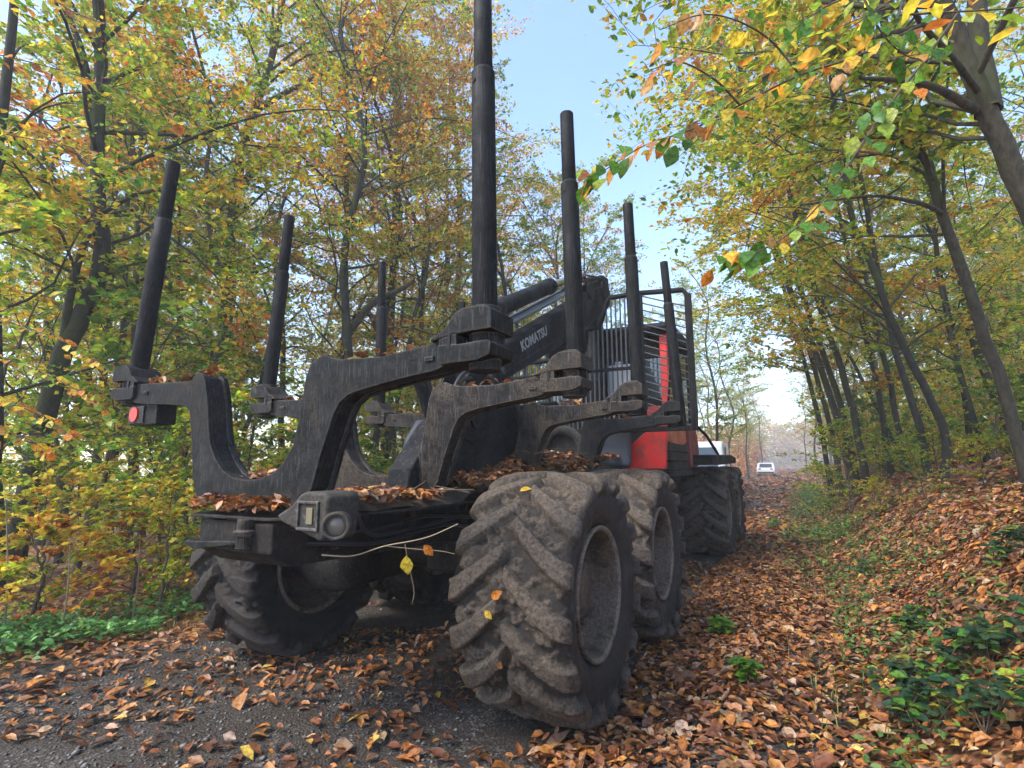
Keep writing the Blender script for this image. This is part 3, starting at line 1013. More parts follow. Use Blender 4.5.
def rail(name, pts, r, parent, m=M_STAKE, n=10):
    return link(name, tubes_mesh(name, [(np.array(pts, float), np.full(len(pts), r), n)], m), None, parent)


bm = bmesh.new()
box2(bm, (1.355, -0.03, 1.70), (1.425, 0.03, 3.22))
box2(bm, (-1.16, -0.03, 1.70), (-1.10, 0.03, 2.62))
box2(bm, (0.855, -0.02, 1.70), (0.885, 0.02, 3.29))
box2(bm, (-0.66, -0.02, 1.70), (-0.62, 0.02, 2.62))
box2(bm, (-1.16, -0.025, 1.70), (1.42, 0.025, 1.76))
box2(bm, (-1.15, -0.02, 2.42), (0.86, 0.02, 2.46))
obj('guard_frame', bm, M_STAKE, G, 0.008)
rail('top_rail', [(-1.13, 0, 2.6), (-0.6, 0, 2.62), (0.1, 0, 2.62), (0.16, 0, 2.70), (0.20, 0, 2.95), (0.36, 0, 2.955), (0.46, 0, 3.26), (0.50, 0, 3.31), (0.87, 0, 3.31), (1.34, 0, 3.27), (1.385, 0, 3.20)], 0.03, G)
for x in np.arange(-1.06, 0.84, 0.056):
    top = np.interp(x, [-1.13, 0.1, 0.16, 0.2, 0.36, 0.46, 0.5, 0.87], [2.6, 2.62, 2.70, 2.95, 2.955, 3.26, 3.31, 3.31])
    rail('bar', [(x, -0.005, 1.72), (x, -0.005, top)], 0.010, G, M_BAR, 6)
for k in range(17):                                # the wing: bars slanting down to the outer post
    z = 3.27 - k * 0.083
    if z - 0.19 < 1.74: continue
    rail('bar', [(0.88, 0.0, z), (1.36, 0.0, z - 0.19)], 0.0085, G, M_BAR, 6)

# cab and front body ---------------------------------------------------
CB = empty('cab', (0, 0, 0), 0, FWD)
CB['label'] = 'red and black driver cab behind the bar guard'
bm = bmesh.new()
box2(bm, (-0.70, 3.75, 1.55), (0.98, 5.35, 1.95))
box2(bm, (-0.70, 3.75, 1.95), (-0.62, 3.83, 3.0)); box2(bm, (-0.70, 5.27, 1.95), (-0.62, 5.35, 3.0)); box2(bm, (0.90, 5.27, 1.95), (0.98, 5.35, 3.0))
box2(bm, (-0.62, 3.77, 1.95), (0.9, 3.81, 2.18)); box2(bm, (-0.62, 3.77, 2.68), (0.9, 3.81, 2.98))
box2(bm, (-0.45, 3.9, 1.95), (0.35, 4.5, 2.75))
obj('cab_body', bm, M_FRAME, CB, 0.02)
bm = bmesh.new()
prism(bm, [(3.62, 2.97), (3.58, 3.05), (3.75, 3.13), (5.3, 3.13), (5.5, 3.05), (5.45, 2.97)], -0.76, 1.05, 'x')
obj('roof', bm, M_CRANE, CB, 0.03)
bm = bmesh.new()
prism(bm, [(3.72, 1.95), (3.84, 1.95), (3.84, 2.97), (3.72, 2.97)], 0.90, 0.99, 'x')
box2(bm, (0.6, 3.735, 1.95), (0.99, 3.765, 2.06))
obj('corner_post', bm, M_RED, CB, 0.01)
bm = bmesh.new()
box2(bm, (-0.62, 3.785, 2.18), (0.90, 3.795, 2.68))
obj('rear_window', bm, M_GLASS, CB)
bm = bmesh.new()
box2(bm, (0.945, 3.84, 1.95), (0.955, 5.27, 2.97))
obj('side_window', bm, M_GLASS, CB)
bm = bmesh.new()
box2(bm, (0.22, 3.70, 2.1), (0.52, 3.73, 2.62))
obj('window_notice', bm, M_GREYPLATE, CB, 0.004)
# red engine-side body behind the bunks
bm = bmesh.new()
prism(bm, [(0.47, 1.27), (0.99, 1.29), (1.03, 1.85), (0.93, 1.85), (0.80, 1.74), (0.62, 1.60), (0.50, 1.5)], 3.36, 3.44, 'y')
obj('rear_body_panel', bm, M_RED, FWD, 0.015)
bm = bmesh.new()
box2(bm, (0.30, 3.45, 1.16), (0.94, 5.0, 1.52))
box2(bm, (-0.9, 3.5, 1.0), (0.3, 6.0, 1.5))
obj('front_frame', bm, M_FRAME, FWD, 0.02)
bm = bmesh.new()  # dark box added to close the see-through gap below and keep it dark
box2(bm, (-0.5, 3.3, 0.62), (0.55, 8.2, 1.1))
obj('belly_filler', bm, M_FRAME, FWD, 0.03)
SB = empty('step_block', (0, 0, 0), 0, FWD)
bm = bmesh.new()
prism(bm, [(3.47, 1.62), (3.47, 1.84), (4.75, 1.88), (4.75, 1.65), (4.2, 1.55)], 0.945, 1.0, 'x')
obj('inner_fender', bm, M_ORANGE, SB, 0.01)
for i, (z, w) in enumerate([(1.55, 0.05), (1.435, 0.075), (1.32, 0.10)]):
    bm = bmesh.new()
    box2(bm, (0.92, 3.48, z - 0.048), (1.0 + w * 0.5, 4.62 - 0.02 * i, z + 0.048))
    obj('step', bm, M_STEELB, SB, 0.008)
bm = bmesh.new()
box2(bm, (0.90, 3.46, 1.20), (1.06, 4.7, 1.262))
obj('sill', bm, M_STEELB, SB, 0.008)
bm = bmesh.new()
prism(bm, [(4.66, 1.30), (4.66, 1.86), (4.80, 1.90), (5.22, 1.76), (5.30, 1.42), (5.0, 1.30)], 0.96, 1.06, 'x')
obj('door_edge', bm, red_mat('dark red paint', (0.20, 0.02, 0.02)), SB, 0.02)
bm = bmesh.new()
prism(bm, [(4.75, 1.34), (4.75, 1.47), (6.9, 1.50), (7.5, 1.46), (7.5, 1.36), (5.2, 1.33)], 0.85, 1.33, 'x')
obj('front_mudguard', bm, M_FRAME, FWD, 0.02)
rail('mirror_bar', [(1.02, 5.0, 1.95), (1.12, 5.6, 1.78), (1.18, 6.35, 1.5)], 0.022, FWD)
bm = bmesh.new()
prism(bm, [(5.4, 1.4), (5.4, 1.95), (6.4, 1.9), (8.0, 1.72), (8.2, 1.3)], -0.6, 0.6, 'x')
obj('engine_hood', bm, M_FRAME, FWD, 0.06)
rail('hand_rail', [(0.98, 3.55, 1.8), (1.06, 3.5, 2.4), (1.06, 3.6, 2.9)], 0.014, FWD)
bm = bmesh.new()                                     # dark grey plastic tank behind the bunks
box2(bm, (0.05, 3.15, 1.30), (0.62, 3.34, 1.78))
obj('tank', bm, mat('blue grey plastic', (0.05, 0.06, 0.075), 0.45), FWD, 0.06, seg=4)

# cables and brackets along the right side of the rear frame
for i, pts in enumerate([[(0.30, -1.2, 1.06), (0.31, -0.7, 1.0), (0.30, -0.2, 1.03), (0.32, 0.4, 0.98), (0.30, 1.0, 1.04)], [(0.29, -1.1, 0.98), (0.33, -0.6, 0.93), (0.31, 0.0, 0.96), (0.34, 0.5, 0.86), (0.4, 0.75, 0.8)], [(0.45, -0.95, 1.12), (0.40, -0.8, 1.0), (0.33, -0.5, 0.97), (0.31, 0.2, 1.0)]]):
    link('cable', tubes_mesh('cable', [(smooth_path(pts, 24), np.full(24, 0.011), 8)], M_RUBBER), None, FWD)
for y in (-0.95, -0.35, 0.25):
    bm = bmesh.new()
    box2(bm, (0.262, y, 0.93), (0.30, y + 0.05, 1.075))
    cyl(bm, (0.30, y + 0.025, 1.04), (0.315, y + 0.025, 1.04), 0.014, n=6)
    obj('cable_bracket', bm, M_STEELB, FWD, 0.004)

# leaves and bark lying on the machine
def on_machine():
    P = []
    def heap(n, x0, x1, y0, y1, zf):
        x = RNG.uniform(x0, x1, n); y = RNG.uniform(y0, y1, n)
        P.append(np.stack([x, y, zf(x, y) + RNG.random(n) * 0.03], 1))
    mound = lambda x, y: 1.135 + sstep(-0.6, 1.6, y) * 0.26 * np.exp(-(x / 0.55) ** 2) + 0.10 * fbm(x * 4, y * 4, 44)
    heap(900, -0.45, 0.50, -0.92, -0.25, lambda x, y: 1.13 + 0.07 * fbm(x * 5, y * 5, 41))
    heap(3800, -0.46, 0.50, 0.03, 2.45, mound)
    heap(1500, -0.5, 0.5, 2.5, 3.3, lambda x, y: 1.34 + 0.16 * fbm(x * 4, y * 4, 45))
    heap(190, -0.36, 0.26, -1.275, -1.18, lambda x, y: 1.115 + 0.4 * (y + 1.275) + 0.035 * fbm(x * 9, y * 9, 42))
    heap(40, -0.18, 0.12, -1.16, -0.96, lambda x, y: 1.285 + 0 * x)
    for y0 in (-1.178, -0.2185, 1.04, 2.48):
        heap(26, -1.12, -0.62, y0 + 0.02, y0 + BT - 0.02, lambda x, y: 1.838 + 0 * x)
        heap(14, -0.6, -0.48, y0 + 0.02, y0 + BT - 0.02, lambda x, y: 1.855 + 0 * x)
        heap(10, 0.5, 0.9, y0 + 0.02, y0 + BT - 0.02, lambda x, y: 1.828 + 0 * x)
    P_ = np.concatenate(P)
    n = len(P_)
    o = leaves_obj('leaf_debris', P_, RNG.uniform(0.04, 0.075, n), litter_cols(n), up_normals(n, 0.55), M_LITTER, FWD, aspect=0.62, shape='hex', fold=0.3)
    o['kind'] = 'stuff'
    # the packed mound of bark and soil the leaves lie on
    xs = np.linspace(-0.44, 0.44, 22); ys = np.linspace(-0.93, 3.33, 70)
    X, Y = np.meshgrid(xs, ys)
    Z = np.where(Y < 0.0, 1.13 + 0.05 * fbm(X * 5, Y * 5, 41), 1.13 + sstep(-0.6, 1.6, Y) * 0.26 * np.exp(-(X / 0.55) ** 2) + 0.08 * fbm(X * 4, Y * 4, 44)) - 0.008
    Z = Z - 0.04 * sstep(0.36, 0.46, np.abs(X))
    idx = np.arange(X.size).reshape(X.shape)
    F = np.stack([idx[:-1, :-1], idx[:-1, 1:], idx[1:, 1:], idx[1:, :-1]], -1).reshape(-1, 4)
    o = link('bark_debris', mesh_np('bark_debris', np.stack([X, Y, Z], -1).reshape(-1, 3), F, M_MUD, smooth=True), None, FWD)
    o['kind'] = 'stuff'
    # sticks
    tb = []
    for i in range(60):
        c = np.array([RNG.uniform(-0.4, 0.6), RNG.uniform(-0.9, 2.8), 0])
        c[2] = 1.2 + (0.24 if c[1] > 0.8 else 0)
        d = RNG.normal(size=3) * np.array([1, 1, 0.25]); d /= np.linalg.norm(d)
        l = RNG.uniform(0.08, 0.3)
        tb.append((np.array([c - d * l / 2, c + RNG.normal(size=3) * 0.015, c + d * l / 2]), [0.005, 0.005, 0.003], 5))
    o = link('stick_debris', tubes_mesh('stick_debris', tb, M_TWIG), None, FWD)
    o['kind'] = 'stuff'


on_machine()


# ------------------------------------------------------------------ trees
LEAFY = 1.55


def pick_cols(n, mixw, rng, spread=0.25):
    keys = list(mixw)
    w = np.array([mixw[k] for k in keys], float); w /= w.sum()
    ki = rng.choice(len(keys), n, p=w)
    out = np.zeros((n, 3))
    for i, k in enumerate(keys):
        s = ki == i
        c = np.array(PAL[k])
        out[s] = c[rng.integers(0, len(c), s.sum())]
    return np.clip(out * rng.uniform(1 - spread, 1 + spread, (n, 1)), 0, 0.8)


def grow(rng, path, r0, r1, c0=0.3, nb=26, blen=3.0, nsub=7, nleaf=34, leaf=0.075, mixes=None, flat=0.35, droop=0.12, az=None, elev=(0.15, 0.75), leafy=1.0, extra=(), sides=8, shape='quad', fork=None, bare=False):
    """trunk, limbs and leaf sprays. path: trunk points (local). returns (wood mesh tubes, leaf arrays)"""
    P = smooth_path(path, 22)
    t = np.linspace(0, 1, len(P))
    seg = np.linalg.norm(np.diff(P, axis=0), axis=1).sum()
    P = P + rng.normal(size=P.shape) * np.array([1, 1, 0]) * 0.012 * np.minimum(1, t * 4)[:, None]
    rad = r1 + (r0 - r1) * (1 - t) ** 0.9
    rad = rad + r0 * 0.3 * np.exp(-t * seg / 0.35)
    trunk = [(P, rad, sides)]
    limbs, LP, LN, LD, LC = [], [], [], [], []
    mixes = mixes or [{'green': 3, 'lime': 3, 'yellow': 2, 'gold': 1}]
    def spray(start, d, length, r, mix, order):
        """a limb with side twigs carrying flat leaf sprays"""
        n = 7
        pts = [start]
        dd = d.copy()
        for i in range(n - 1):
            dd = dd + rng.normal(size=3) * 0.16 + np.array([0, 0, -droop if i > 1 else 0.06])
            dd /= np.linalg.norm(dd)
            pts.append(pts[-1] + dd * length / (n - 1))
        pts = np.array(pts)
        rr_ = np.linspace(r, max(0.003, r * 0.15), n)
        limbs.append((pts, rr_, 5 if r > 0.012 else 3))
        for k in range(nsub):
            s = rng.uniform(0.2, 1.0)
            i = min(int(s * (n - 1)), n - 2)
            p0 = pts[i] + (pts[i + 1] - pts[i]) * (s * (n - 1) - i)
            tdir = pts[i + 1] - pts[i]; tdir /= np.linalg.norm(tdir)
            lat = np.cross(tdir, (0, 0, 1)); lat /= np.linalg.norm(lat) + 1e-6
            sd_ = 1 if k % 2 else -1
            sdir = tdir * 0.75 + lat * sd_ * rng.uniform(0.5, 1.0) + np.array([0, 0, rng.normal() * 0.2])
            sdir /= np.linalg.norm(sdir)
            sl = length * rng.uniform(0.22, 0.42)
            e = p0 + sdir * sl + np.array([0, 0, -0.08 * sl])
            limbs.append((np.array([p0, (p0 + e) / 2 + rng.normal(size=3) * 0.02, e]), [max(0.003, r * 0.22), 0.003, 0.0015], 3))
            m = int(nleaf * LEAFY * leafy * rng.uniform(0.5, 1.4))
            if m < 1: continue
            u = rng.uniform(0.05, 1.08, m)
            off = rng.normal(size=m) * 0.16 * sl * (1.1 - 0.5 * u)
            l2 = np.cross(sdir, (0, 0, 1)); l2 /= np.linalg.norm(l2) + 1e-6
            pp = p0 + sdir * (u * sl)[:, None] + l2 * off[:, None] + np.stack([np.zeros(m), np.zeros(m), rng.normal(size=m) * 0.06 * sl - 0.08 * u * sl], 1)
            LP.append(pp)
            nn = rng.normal(size=(m, 3)) * flat * 1.6; nn[:, 2] += 1
            LN.append(nn)
            LD.append(sdir[None] * 0.8 + l2[None] * np.sign(off)[:, None] * 0.7 + rng.normal(size=(m, 3)) * 0.35)
            LC.append(pick_cols(m, mix, rng))
    ga = rng.uniform(0, 6.28)
    for b in range(nb):
        s = c0 + (1 - c0) * ((b + rng.random()) / nb)
        i = min(int(s * (len(P) - 1)), len(P) - 2)
        p0 = P[i] + (P[i + 1] - P[i]) * (s * (len(P) - 1) - i)
        ga += 2.4 + rng.normal() * 0.5
        a = ga if az is None else az[0] + rng.normal() * az[1]
        el = rng.uniform(*elev) + 0.25 * s
        d = np.array([math.cos(a) * math.cos(el), math.sin(a) * math.cos(el), math.sin(el)])
        sc = (s - c0) / (1 - c0)
        L = blen * (0.55 + 0.75 * math.sin(PI * min(1, 0.25 + 0.7 * sc))) * rng.uniform(0.65, 1.2)
        spray(p0, d, L, min(rad[i] * 0.4, 0.005 + 0.0075 * L), mixes[rng.integers(len(mixes))], 1)
    for (p0, d, L, r, mi) in extra:
        d = np.array(d, float); d /= np.linalg.norm(d)
        spray(np.array(p0, float), d, L, r, mixes[mi % len(mixes)], 1)
    wood = trunk + ([(smooth_path(f, 14), np.linspace(ra, rb, 14), 7) for f, ra, rb in fork] if fork else [])
    if not LP or bare:
        return wood, limbs, None
    LPa = np.concatenate(LP); n = len(LPa)
    v, f, c = leaf_cards(LPa, np.clip(np.exp(rng.normal(size=n) * 0.28), 0.45, 1.7) * leaf * 1.08, np.concatenate(LC), np.concatenate(LN), aspect=0.62, shape=shape, rng=rng, dirv=np.concatenate(LD))
    return wood, limbs, (v, f, c)


def tree_meshes(name, g, bark, leafm=None):
    wood, limbs, lv = g
    a = tubes_mesh('trunk', wood, bark)
    b = tubes_mesh('limbs', limbs, bark) if limbs else None
    c = mesh_np('crown', lv[0], lv[1], leafm or M_LEAF, lv[2]) if lv is not None else None
    return a, b, c


def put_tree(name, meshes, loc, rz, scale, label, group=None, cat='tree', tilt=(0, 0)):
    t = empty(name, loc, rz)
    t.scale = (scale,) * 3
    t.rotation_euler = (tilt[0], tilt[1], rz)
    tag(t, label, cat, group)
    for n, me in zip(('trunk', 'limbs', 'crown'), meshes):
        if me is not None: link(n, me, None, t)
    return t


AUT = {'green': 2.6, 'lime': 3.6, 'yellow': 2.2, 'gold': 0.9}
GRN = {'green': 5, 'lime': 3, 'yellow': 0.8}
YEL = {'lime': 3.2, 'yellow': 4, 'gold': 2.0, 'orange': 0.4}
ORG = {'gold': 3.2, 'orange': 3.0, 'rust': 1.4, 'yellow': 2.0, 'lime': 1.0}
LIM = {'lime': 5, 'green': 2.5, 'yellow': 2.5}


def hero(name, pix, depth, r0px, r1, label, bark, seed, top=None, **kw):
    """a tree whose trunk follows a line seen in the photograph, standing at its own depth on the ground"""
    rng = np.random.default_rng(seed)
    W3 = np.array([at(x, y, d if isinstance(depth, (list, tuple)) else depth) for (x, y), d in zip(pix, depth if isinstance(depth, (list, tuple)) else [depth] * len(pix))])
    base = W3[0].copy()
    base[2] = height(base[0], base[1]) - 0.08
    dirb = W3[1] - W3[0]
    if W3[0][2] > base[2] + 0.05:
        k = (W3[0][2] - base[2])
        base[:2] = W3[0][:2] - dirb[:2] / max(dirb[2], 0.3) * k * 0.6
        base[2] = height(base[0], base[1]) - 0.08
        W3 = np.vstack([base, W3])
    else:
        W3[0] = base
    if top is not None:
        d = W3[-1] - W3[-2]; d /= np.linalg.norm(d); d = d * 0.6 + np.array([0, 0, 0.4])
        L = (top - W3[-1][2]) / max(d[2], 0.3)
        W3 = np.vstack([W3, W3[-1] + d * L * 0.5 + rng.normal(size=3) * 0.1, W3[-1] + d * L])
    org = W3[0] + np.array([0, 0, 0.08])
    for key in ('extra',):
        if key in kw:
            kw[key] = [(np.array(p) - org, d, L, r, mi) for p, d, L, r, mi in kw[key]]
    if 'fork' in kw:
        kw['fork'] = [(np.array(f) - org, a, b) for f, a, b in kw['fork']]
    dm = depth[0] if isinstance(depth, (list, tuple)) else depth
    g = grow(rng, W3 - org, r0px * dm / FPX, r1, **kw)
    return put_tree(name, tree_meshes(name, g, bark), org, 0, 1, label)


# generic kinds, each built once and copied
KIND = []
spec = [  # height, r0, crown start, limbs, limb length, subs, leaves, mixes
    (13, 0.10, 0.28, 30, 2.6, 7, 30, [AUT, GRN, YEL]),
    (15, 0.12, 0.30, 32, 3.0, 7, 32, [YEL, AUT, ORG]),
    (12, 0.08, 0.22, 28, 2.2, 7, 28, [GRN, LIM, AUT]),
    (14, 0.10, 0.35, 30, 2.8, 7, 32, [ORG, YEL, ORG]),
    (11, 0.08, 0.30, 24, 1.9, 6, 26, [LIM, YEL, AUT]),
    (16, 0.14, 0.32, 34, 3.3, 7, 32, [AUT, LIM, YEL, ORG]),
]
for i, (H, r0, c0, nb, bl, ns, nl, mx) in enumerate(spec):
    rng = np.random.default_rng(100 + i)
    path = [(0, 0, 0)]
    for k in range(1, 6):
        path.append((rng.normal() * 0.18 * k * 0.6, rng.normal() * 0.18 * k * 0.6, H * k / 5))
    KIND.append(tree_meshes('tree', grow(rng, path, r0, 0.02, c0, nb, bl, ns, nl, 0.085, mx), M_BARKD if i % 2 else M_BARK))
# thin poles of the thicket: mostly trunk, foliage high up
POLE = []
for i in range(4):
    rng = np.random.default_rng(140 + i)
    H = [10, 11, 9, 12][i]
    path = [(0, 0, 0)] + [(rng.normal() * 0.12 * k, rng.normal() * 0.12 * k, H * k / 5) for k in range(1, 6)]
    POLE.append(tree_meshes('tree', grow(rng, path, [0.06, 0.075, 0.05, 0.09][i], 0.012, 0.18, 24, 1.5, 6, 20, 0.085, [[AUT, YEL], [LIM, AUT], [YEL, ORG], [AUT, LIM]][i], elev=(0.1, 0.6)), M_BARKD))
# saplings and bushes of the undergrowth
BUSH = []
for i, (H, mx, lf) in enumerate([(2.6, [LIM, GRN], 0.085), (2.0, [YEL, LIM], 0.085), (1.5, [GRN, LIM], 0.08), (3.2, [AUT, YEL], 0.09), (1.2, [ORG, YEL], 0.09)]):
    rng = np.random.default_rng(170 + i)
    path = [(0, 0, 0), (rng.normal() * 0.1, rng.normal() * 0.1, H * 0.5), (rng.normal() * 0.2, rng.normal() * 0.2, H)]
    BUSH.append(tree_meshes('bush', grow(rng, path, 0.018 + 0.004 * H, 0.004, 0.1, 16, 0.36 * H + 0.25, 5, 13, lf, mx, elev=(0.15, 0.8), sides=6), M_TWIG))

# recognisable trees ---------------------------------------------------
# left of the machine
w = lambda x, y, d: at(x, y, d)
hero('beech_tree', [(6, 590), (22, 520), (42, 430), (66, 345), (88, 308), (100, 272), (101, 227), (99, 180), (98, 120), (100, 40), (96, -60)], 7.0, 10.5, 0.045,
     'large crooked dark beech bending right near the left edge, green moss on its trunk', M_BARKD, 1, top=10.5, c0=0.3, nb=30, blen=2.4, nsub=8, nleaf=34, leaf=0.075, mixes=[AUT, ORG, LIM, YEL], shape='hex',
     fork=[([w(64, 345, 7), w(68, 310, 6.9), w(76, 270, 6.8), w(88, 235, 6.8), w(110, 215, 6.8), w(133, 210, 6.8)], 0.06, 0.02),
           ([w(98, 130, 7), w(92, 110, 7), w(84, 60, 7), w(70, 20, 7), w(45, -30, 7)], 0.06, 0.03)],
     extra=[(w(100, 215, 7), (0.9, 0.2, 0.5), 2.2, 0.035, 0), (w(98, 250, 7), (-0.9, -0.2, 0.4), 2.0, 0.03, 1)])
hero('beech_tree', [(222, 540), (221, 470), (222, 420), (224, 340), (229, 270), (234, 205), (243, 145), (256, 108), (268, 70), (280, 20), (286, -40)], 13, 6.5, 0.05,
     'slender grey beech with forked limbs between the two left stakes', M_BARKD, 2, top=13, c0=0.28, nb=36, blen=3.6, nsub=9, nleaf=40, leaf=0.08, mixes=[AUT, YEL, LIM, ORG],
     fork=[([w(256, 110, 13), w(276, 98, 12.8), w(300, 85, 12.6), w(330, 70, 12.4)], 0.09, 0.03), ([w(234, 200, 13), w(255, 170, 12.8), w(285, 152, 12.6), (w(325, 143, 12.4)), w(370, 140, 12.2)], 0.09, 0.025)])
hero('beech_tree', [(384, 520), (386, 400), (392, 300), (396, 200), (398, 100), (394, 20)], 16, 5, 0.05,
     'tall golden orange beech behind the rear right stake', M_BARKD, 3, top=17, c0=0.2, nb=44, blen=3.6, nsub=9, nleaf=40, leaf=0.09, mixes=[ORG, YEL, AUT, ORG],
     fork=[([w(386, 350, 16), w(366, 310, 15.8), w(346, 330, 15.6)], 0.10, 0.06)])
hero('oak_tree', [(455, 505), (452, 420), (455, 330), (460, 240), (458, 160), (452, 90)], 20, 4.5, 0.05,
     'orange-brown crowned tree whose crown edge meets the open sky', M_BARKD, 4, top=17, c0=0.2, nb=40, blen=3.4, nsub=9, nleaf=38, leaf=0.095, mixes=[ORG, YEL, ORG, AUT])
hero('dead_branch_tree', [(330, 520), (334, 470), (345, 330), (346, 250), (347, 180), (348, 100)], 14, 4, 0.03,
     'thin grey trunk behind the third left stake', M_BARK, 5, top=13, c0=0.25, nb=26, blen=2.4, nsub=8, nleaf=32, leaf=0.08, mixes=[AUT, YEL],
     fork=[([w(341, 345, 12), w(362, 315, 12), w(380, 298, 12), w(400, 290, 12), w(415, 280, 12)], 0.10, 0.04)])
LP_ = [(-6, 560, 6.0, 12, 0, 'dark trunk cut by the left edge of the picture'),
       (38, 560, 11, 4.2, 3, 'thin trunk just right of the large crooked beech'),
       (57, 560, 11.5, 4.5, -2, 'thin dark trunk leaning right, second beyond the crooked beech'),
       (84, 555, 11, 5, 8, 'curved thin trunk below the tail lamp, leftmost of three'),
       (109, 550, 10.5, 5, 5, 'straight mossy trunk below the tail lamp, middle of three'),
       (126, 550, 10, 5, 3, 'straight pale trunk below the tail lamp, rightmost of three'),
       (178, 540, 12, 3.2, 0, 'very thin trunk close to the left face of the rear bunk')]
for i, (x, y, d, rp, ln, lab) in enumerate(LP_):
    pts = [(x, y), (x + ln * 0.8 + (4 if i % 2 else -2), y - 70), (x + ln * 2.2, y - 150), (x + ln * 3.2, y - 260), (x + ln * 4, y - 380)]
    hero('young_tree', pts, d, rp, 0.02, lab, M_BARK if i in (4, 5) else M_BARKD, 20 + i, top=10, c0=0.32, nb=20, blen=1.7, nsub=7, nleaf=26, leaf=0.08, mixes=[[AUT, LIM], [YEL, AUT], [ORG, LIM]][i % 3])

# right of the track
hero('beech_tree', [(1108, 470), (1075, 330), (1040, 225), (1010, 160), (988, 112), (968, 66), (948, 20), (925, -40)], 4.0, 11.5, 0.05,
     'thick grey beech leaning in from the right edge, forked at the top corner', M_BARK, 6, top=9, c0=0.42, nb=20, blen=2.2, nsub=7, nleaf=22, leaf=0.075, mixes=[AUT, LIM, YEL], az=(2.6, 1.2), shape='hex',
     fork=[([w(988, 112, 4), w(984, 80, 4.1), w(978, 40, 4.2), w(975, -40, 4.3)], 0.09, 0.06),
           ([w(975, 110, 4), w(950, 95, 3.9), w(925, 84, 3.8), w(895, 80, 3.7), w(860, 78, 3.6)], 0.035, 0.012)])
hero('beech_tree', [(1034, 500), (1018, 440), (1002, 385), (985, 335), (962, 270), (944, 215), (930, 165), (912, 110), (895, 55), (880, 0), (866, -60)], 5.6, 6.0, 0.025,
     'grey beech trunk leaning left, nearest full trunk on the right bank', M_BARK, 7, top=10, c0=0.38, nb=26, blen=2.4, nsub=8, nleaf=26, leaf=0.072, mixes=[AUT, LIM, YEL, LIM], az=(2.9, 1.3), shape='hex',
     fork=[([w(945, 215, 5.6), w(928, 206, 5.5), w(905, 200, 5.4), w(870, 196, 5.3), w(800, 205, 5.2)], 0.03, 0.01), ([w(938, 185, 5.6), w(915, 150, 5.5), w(890, 138, 5.4), w(850, 140, 5.3)], 0.03, 0.01)])
hero('beech_tree', [(943, 482), (946, 440), (936, 410), (918, 375), (898, 335), (880, 290), (862, 245), (850, 205), (842, 150), (832, 90), (820, 20)], 8.0, 4.4, 0.025,
     'dark curved trunk with swollen mossy foot on the right bank', M_BARKD, 8, top=11, c0=0.34, nb=24, blen=2.6, nsub=8, nleaf=26, leaf=0.075, mixes=[AUT, YEL, LIM, YEL], az=(2.9, 1.4))
hero('beech_tree', [(926, 462), (918, 420), (906, 385), (893, 340), (884, 300), (872, 240), (862, 180), (850, 120)], 8.8, 3.8, 0.022,
     'second dark trunk beside the curved one on the right bank', M_BARKD, 9, top=11, c0=0.36, nb=22, blen=2.4, nsub=8, nleaf=24, leaf=0.078, mixes=[YEL, AUT, LIM], az=(2.9, 1.5))
RP_ = [(862, 456, 11.5, 5.5, -30, 'leaning trunk in the clump at the edge of the right bank, rightmost of the clump'),
       (852, 456, 12.5, 5.0, -33, 'leaning trunk in the clump on the right bank, second from the right'),
       (846, 455, 13, 5.5, -36, 'thick leaning trunk in the middle of the right bank clump'),
       (836, 456, 14, 4.0, -30, 'thin leaning trunk in the clump on the right bank, second from the left'),
       (826, 457, 15, 3.6, -27, 'thin leaning trunk nearest the track in the right bank clump'),
       (888, 452, 12, 4.2, -22, 'thin upright trunk right of the leaning clump'),
       (902, 455, 11, 4.5, -22, 'thin dark trunk between the leaning clump and the curved beech'),
       (972, 455, 10.5, 4.5, -18, 'thin trunk behind the nearest beech on the right bank')]
for i, (x, y, d, rp, ln, lab) in enumerate(RP_):
    pts = [(x, y), (x + ln * 0.35, y - 50), (x + ln * 0.95, y - 110), (x + ln * 1.8, y - 190), (x + ln * 2.5, y - 270)]
    hero('young_tree', pts, d, rp * 0.72, 0.02, lab, M_BARKD, 40 + i, top=12, c0=0.36, nb=22, blen=1.9, nsub=7, nleaf=26, leaf=0.085, mixes=[[AUT, YEL], [YEL, LIM], [ORG, YEL], [AUT, LIM]][i % 4], az=(2.6, 1.6))

# the wood further back, copied kinds
def too_close(x, y):
    # keep the line of sight along the track and round the camera open
    return -2.8 < x < 3.6 or math.hypot(x - CAM[0], y - CAM[1]) < 8.5


rng = np.random.default_rng(55)
ORD = ['nearest', 'second nearest', 'third nearest', 'fourth nearest', 'fifth nearest', 'sixth nearest', 'seventh nearest', 'eighth nearest', 'ninth nearest', 'tenth nearest', 'eleventh nearest', 'twelfth nearest', 'thirteenth nearest', 'fourteenth nearest', 'fifteenth nearest', 'sixteenth nearest', 'seventeenth nearest', 'eighteenth nearest', 'nineteenth nearest', 'twentieth nearest']
ZONES = [(-500, 40, 'at the left picture edge'), (40, 155, 'left of the rear left stake'), (155, 215, 'just right of the rear left stake'), (215, 278, 'just left of the second left stake'), (278, 330, 'just right of the second left stake'), (330, 381, 'just left of the third left stake'), (381, 480, 'just left of the tallest stake'), (480, 570, 'right of the tallest stake'), (570, 700, 'behind the cab'),
         (700, 815, 'over the track ahead'), (815, 870, 'behind the leaning clump'), (870, 930, 'left of the curved dark trunk'), (930, 985, 'left of the nearest right beech'), (985, 1500, 'at the right picture edge')]


def place_name(x, y, z=1.3):
    dd = np.array([x, y, z]) - CAM
    zf = dd @ fw_
    px = 512 + FPX * (dd @ rr) / zf
    return zf, next(t for a_, b_, t in ZONES if a_ <= px < b_)


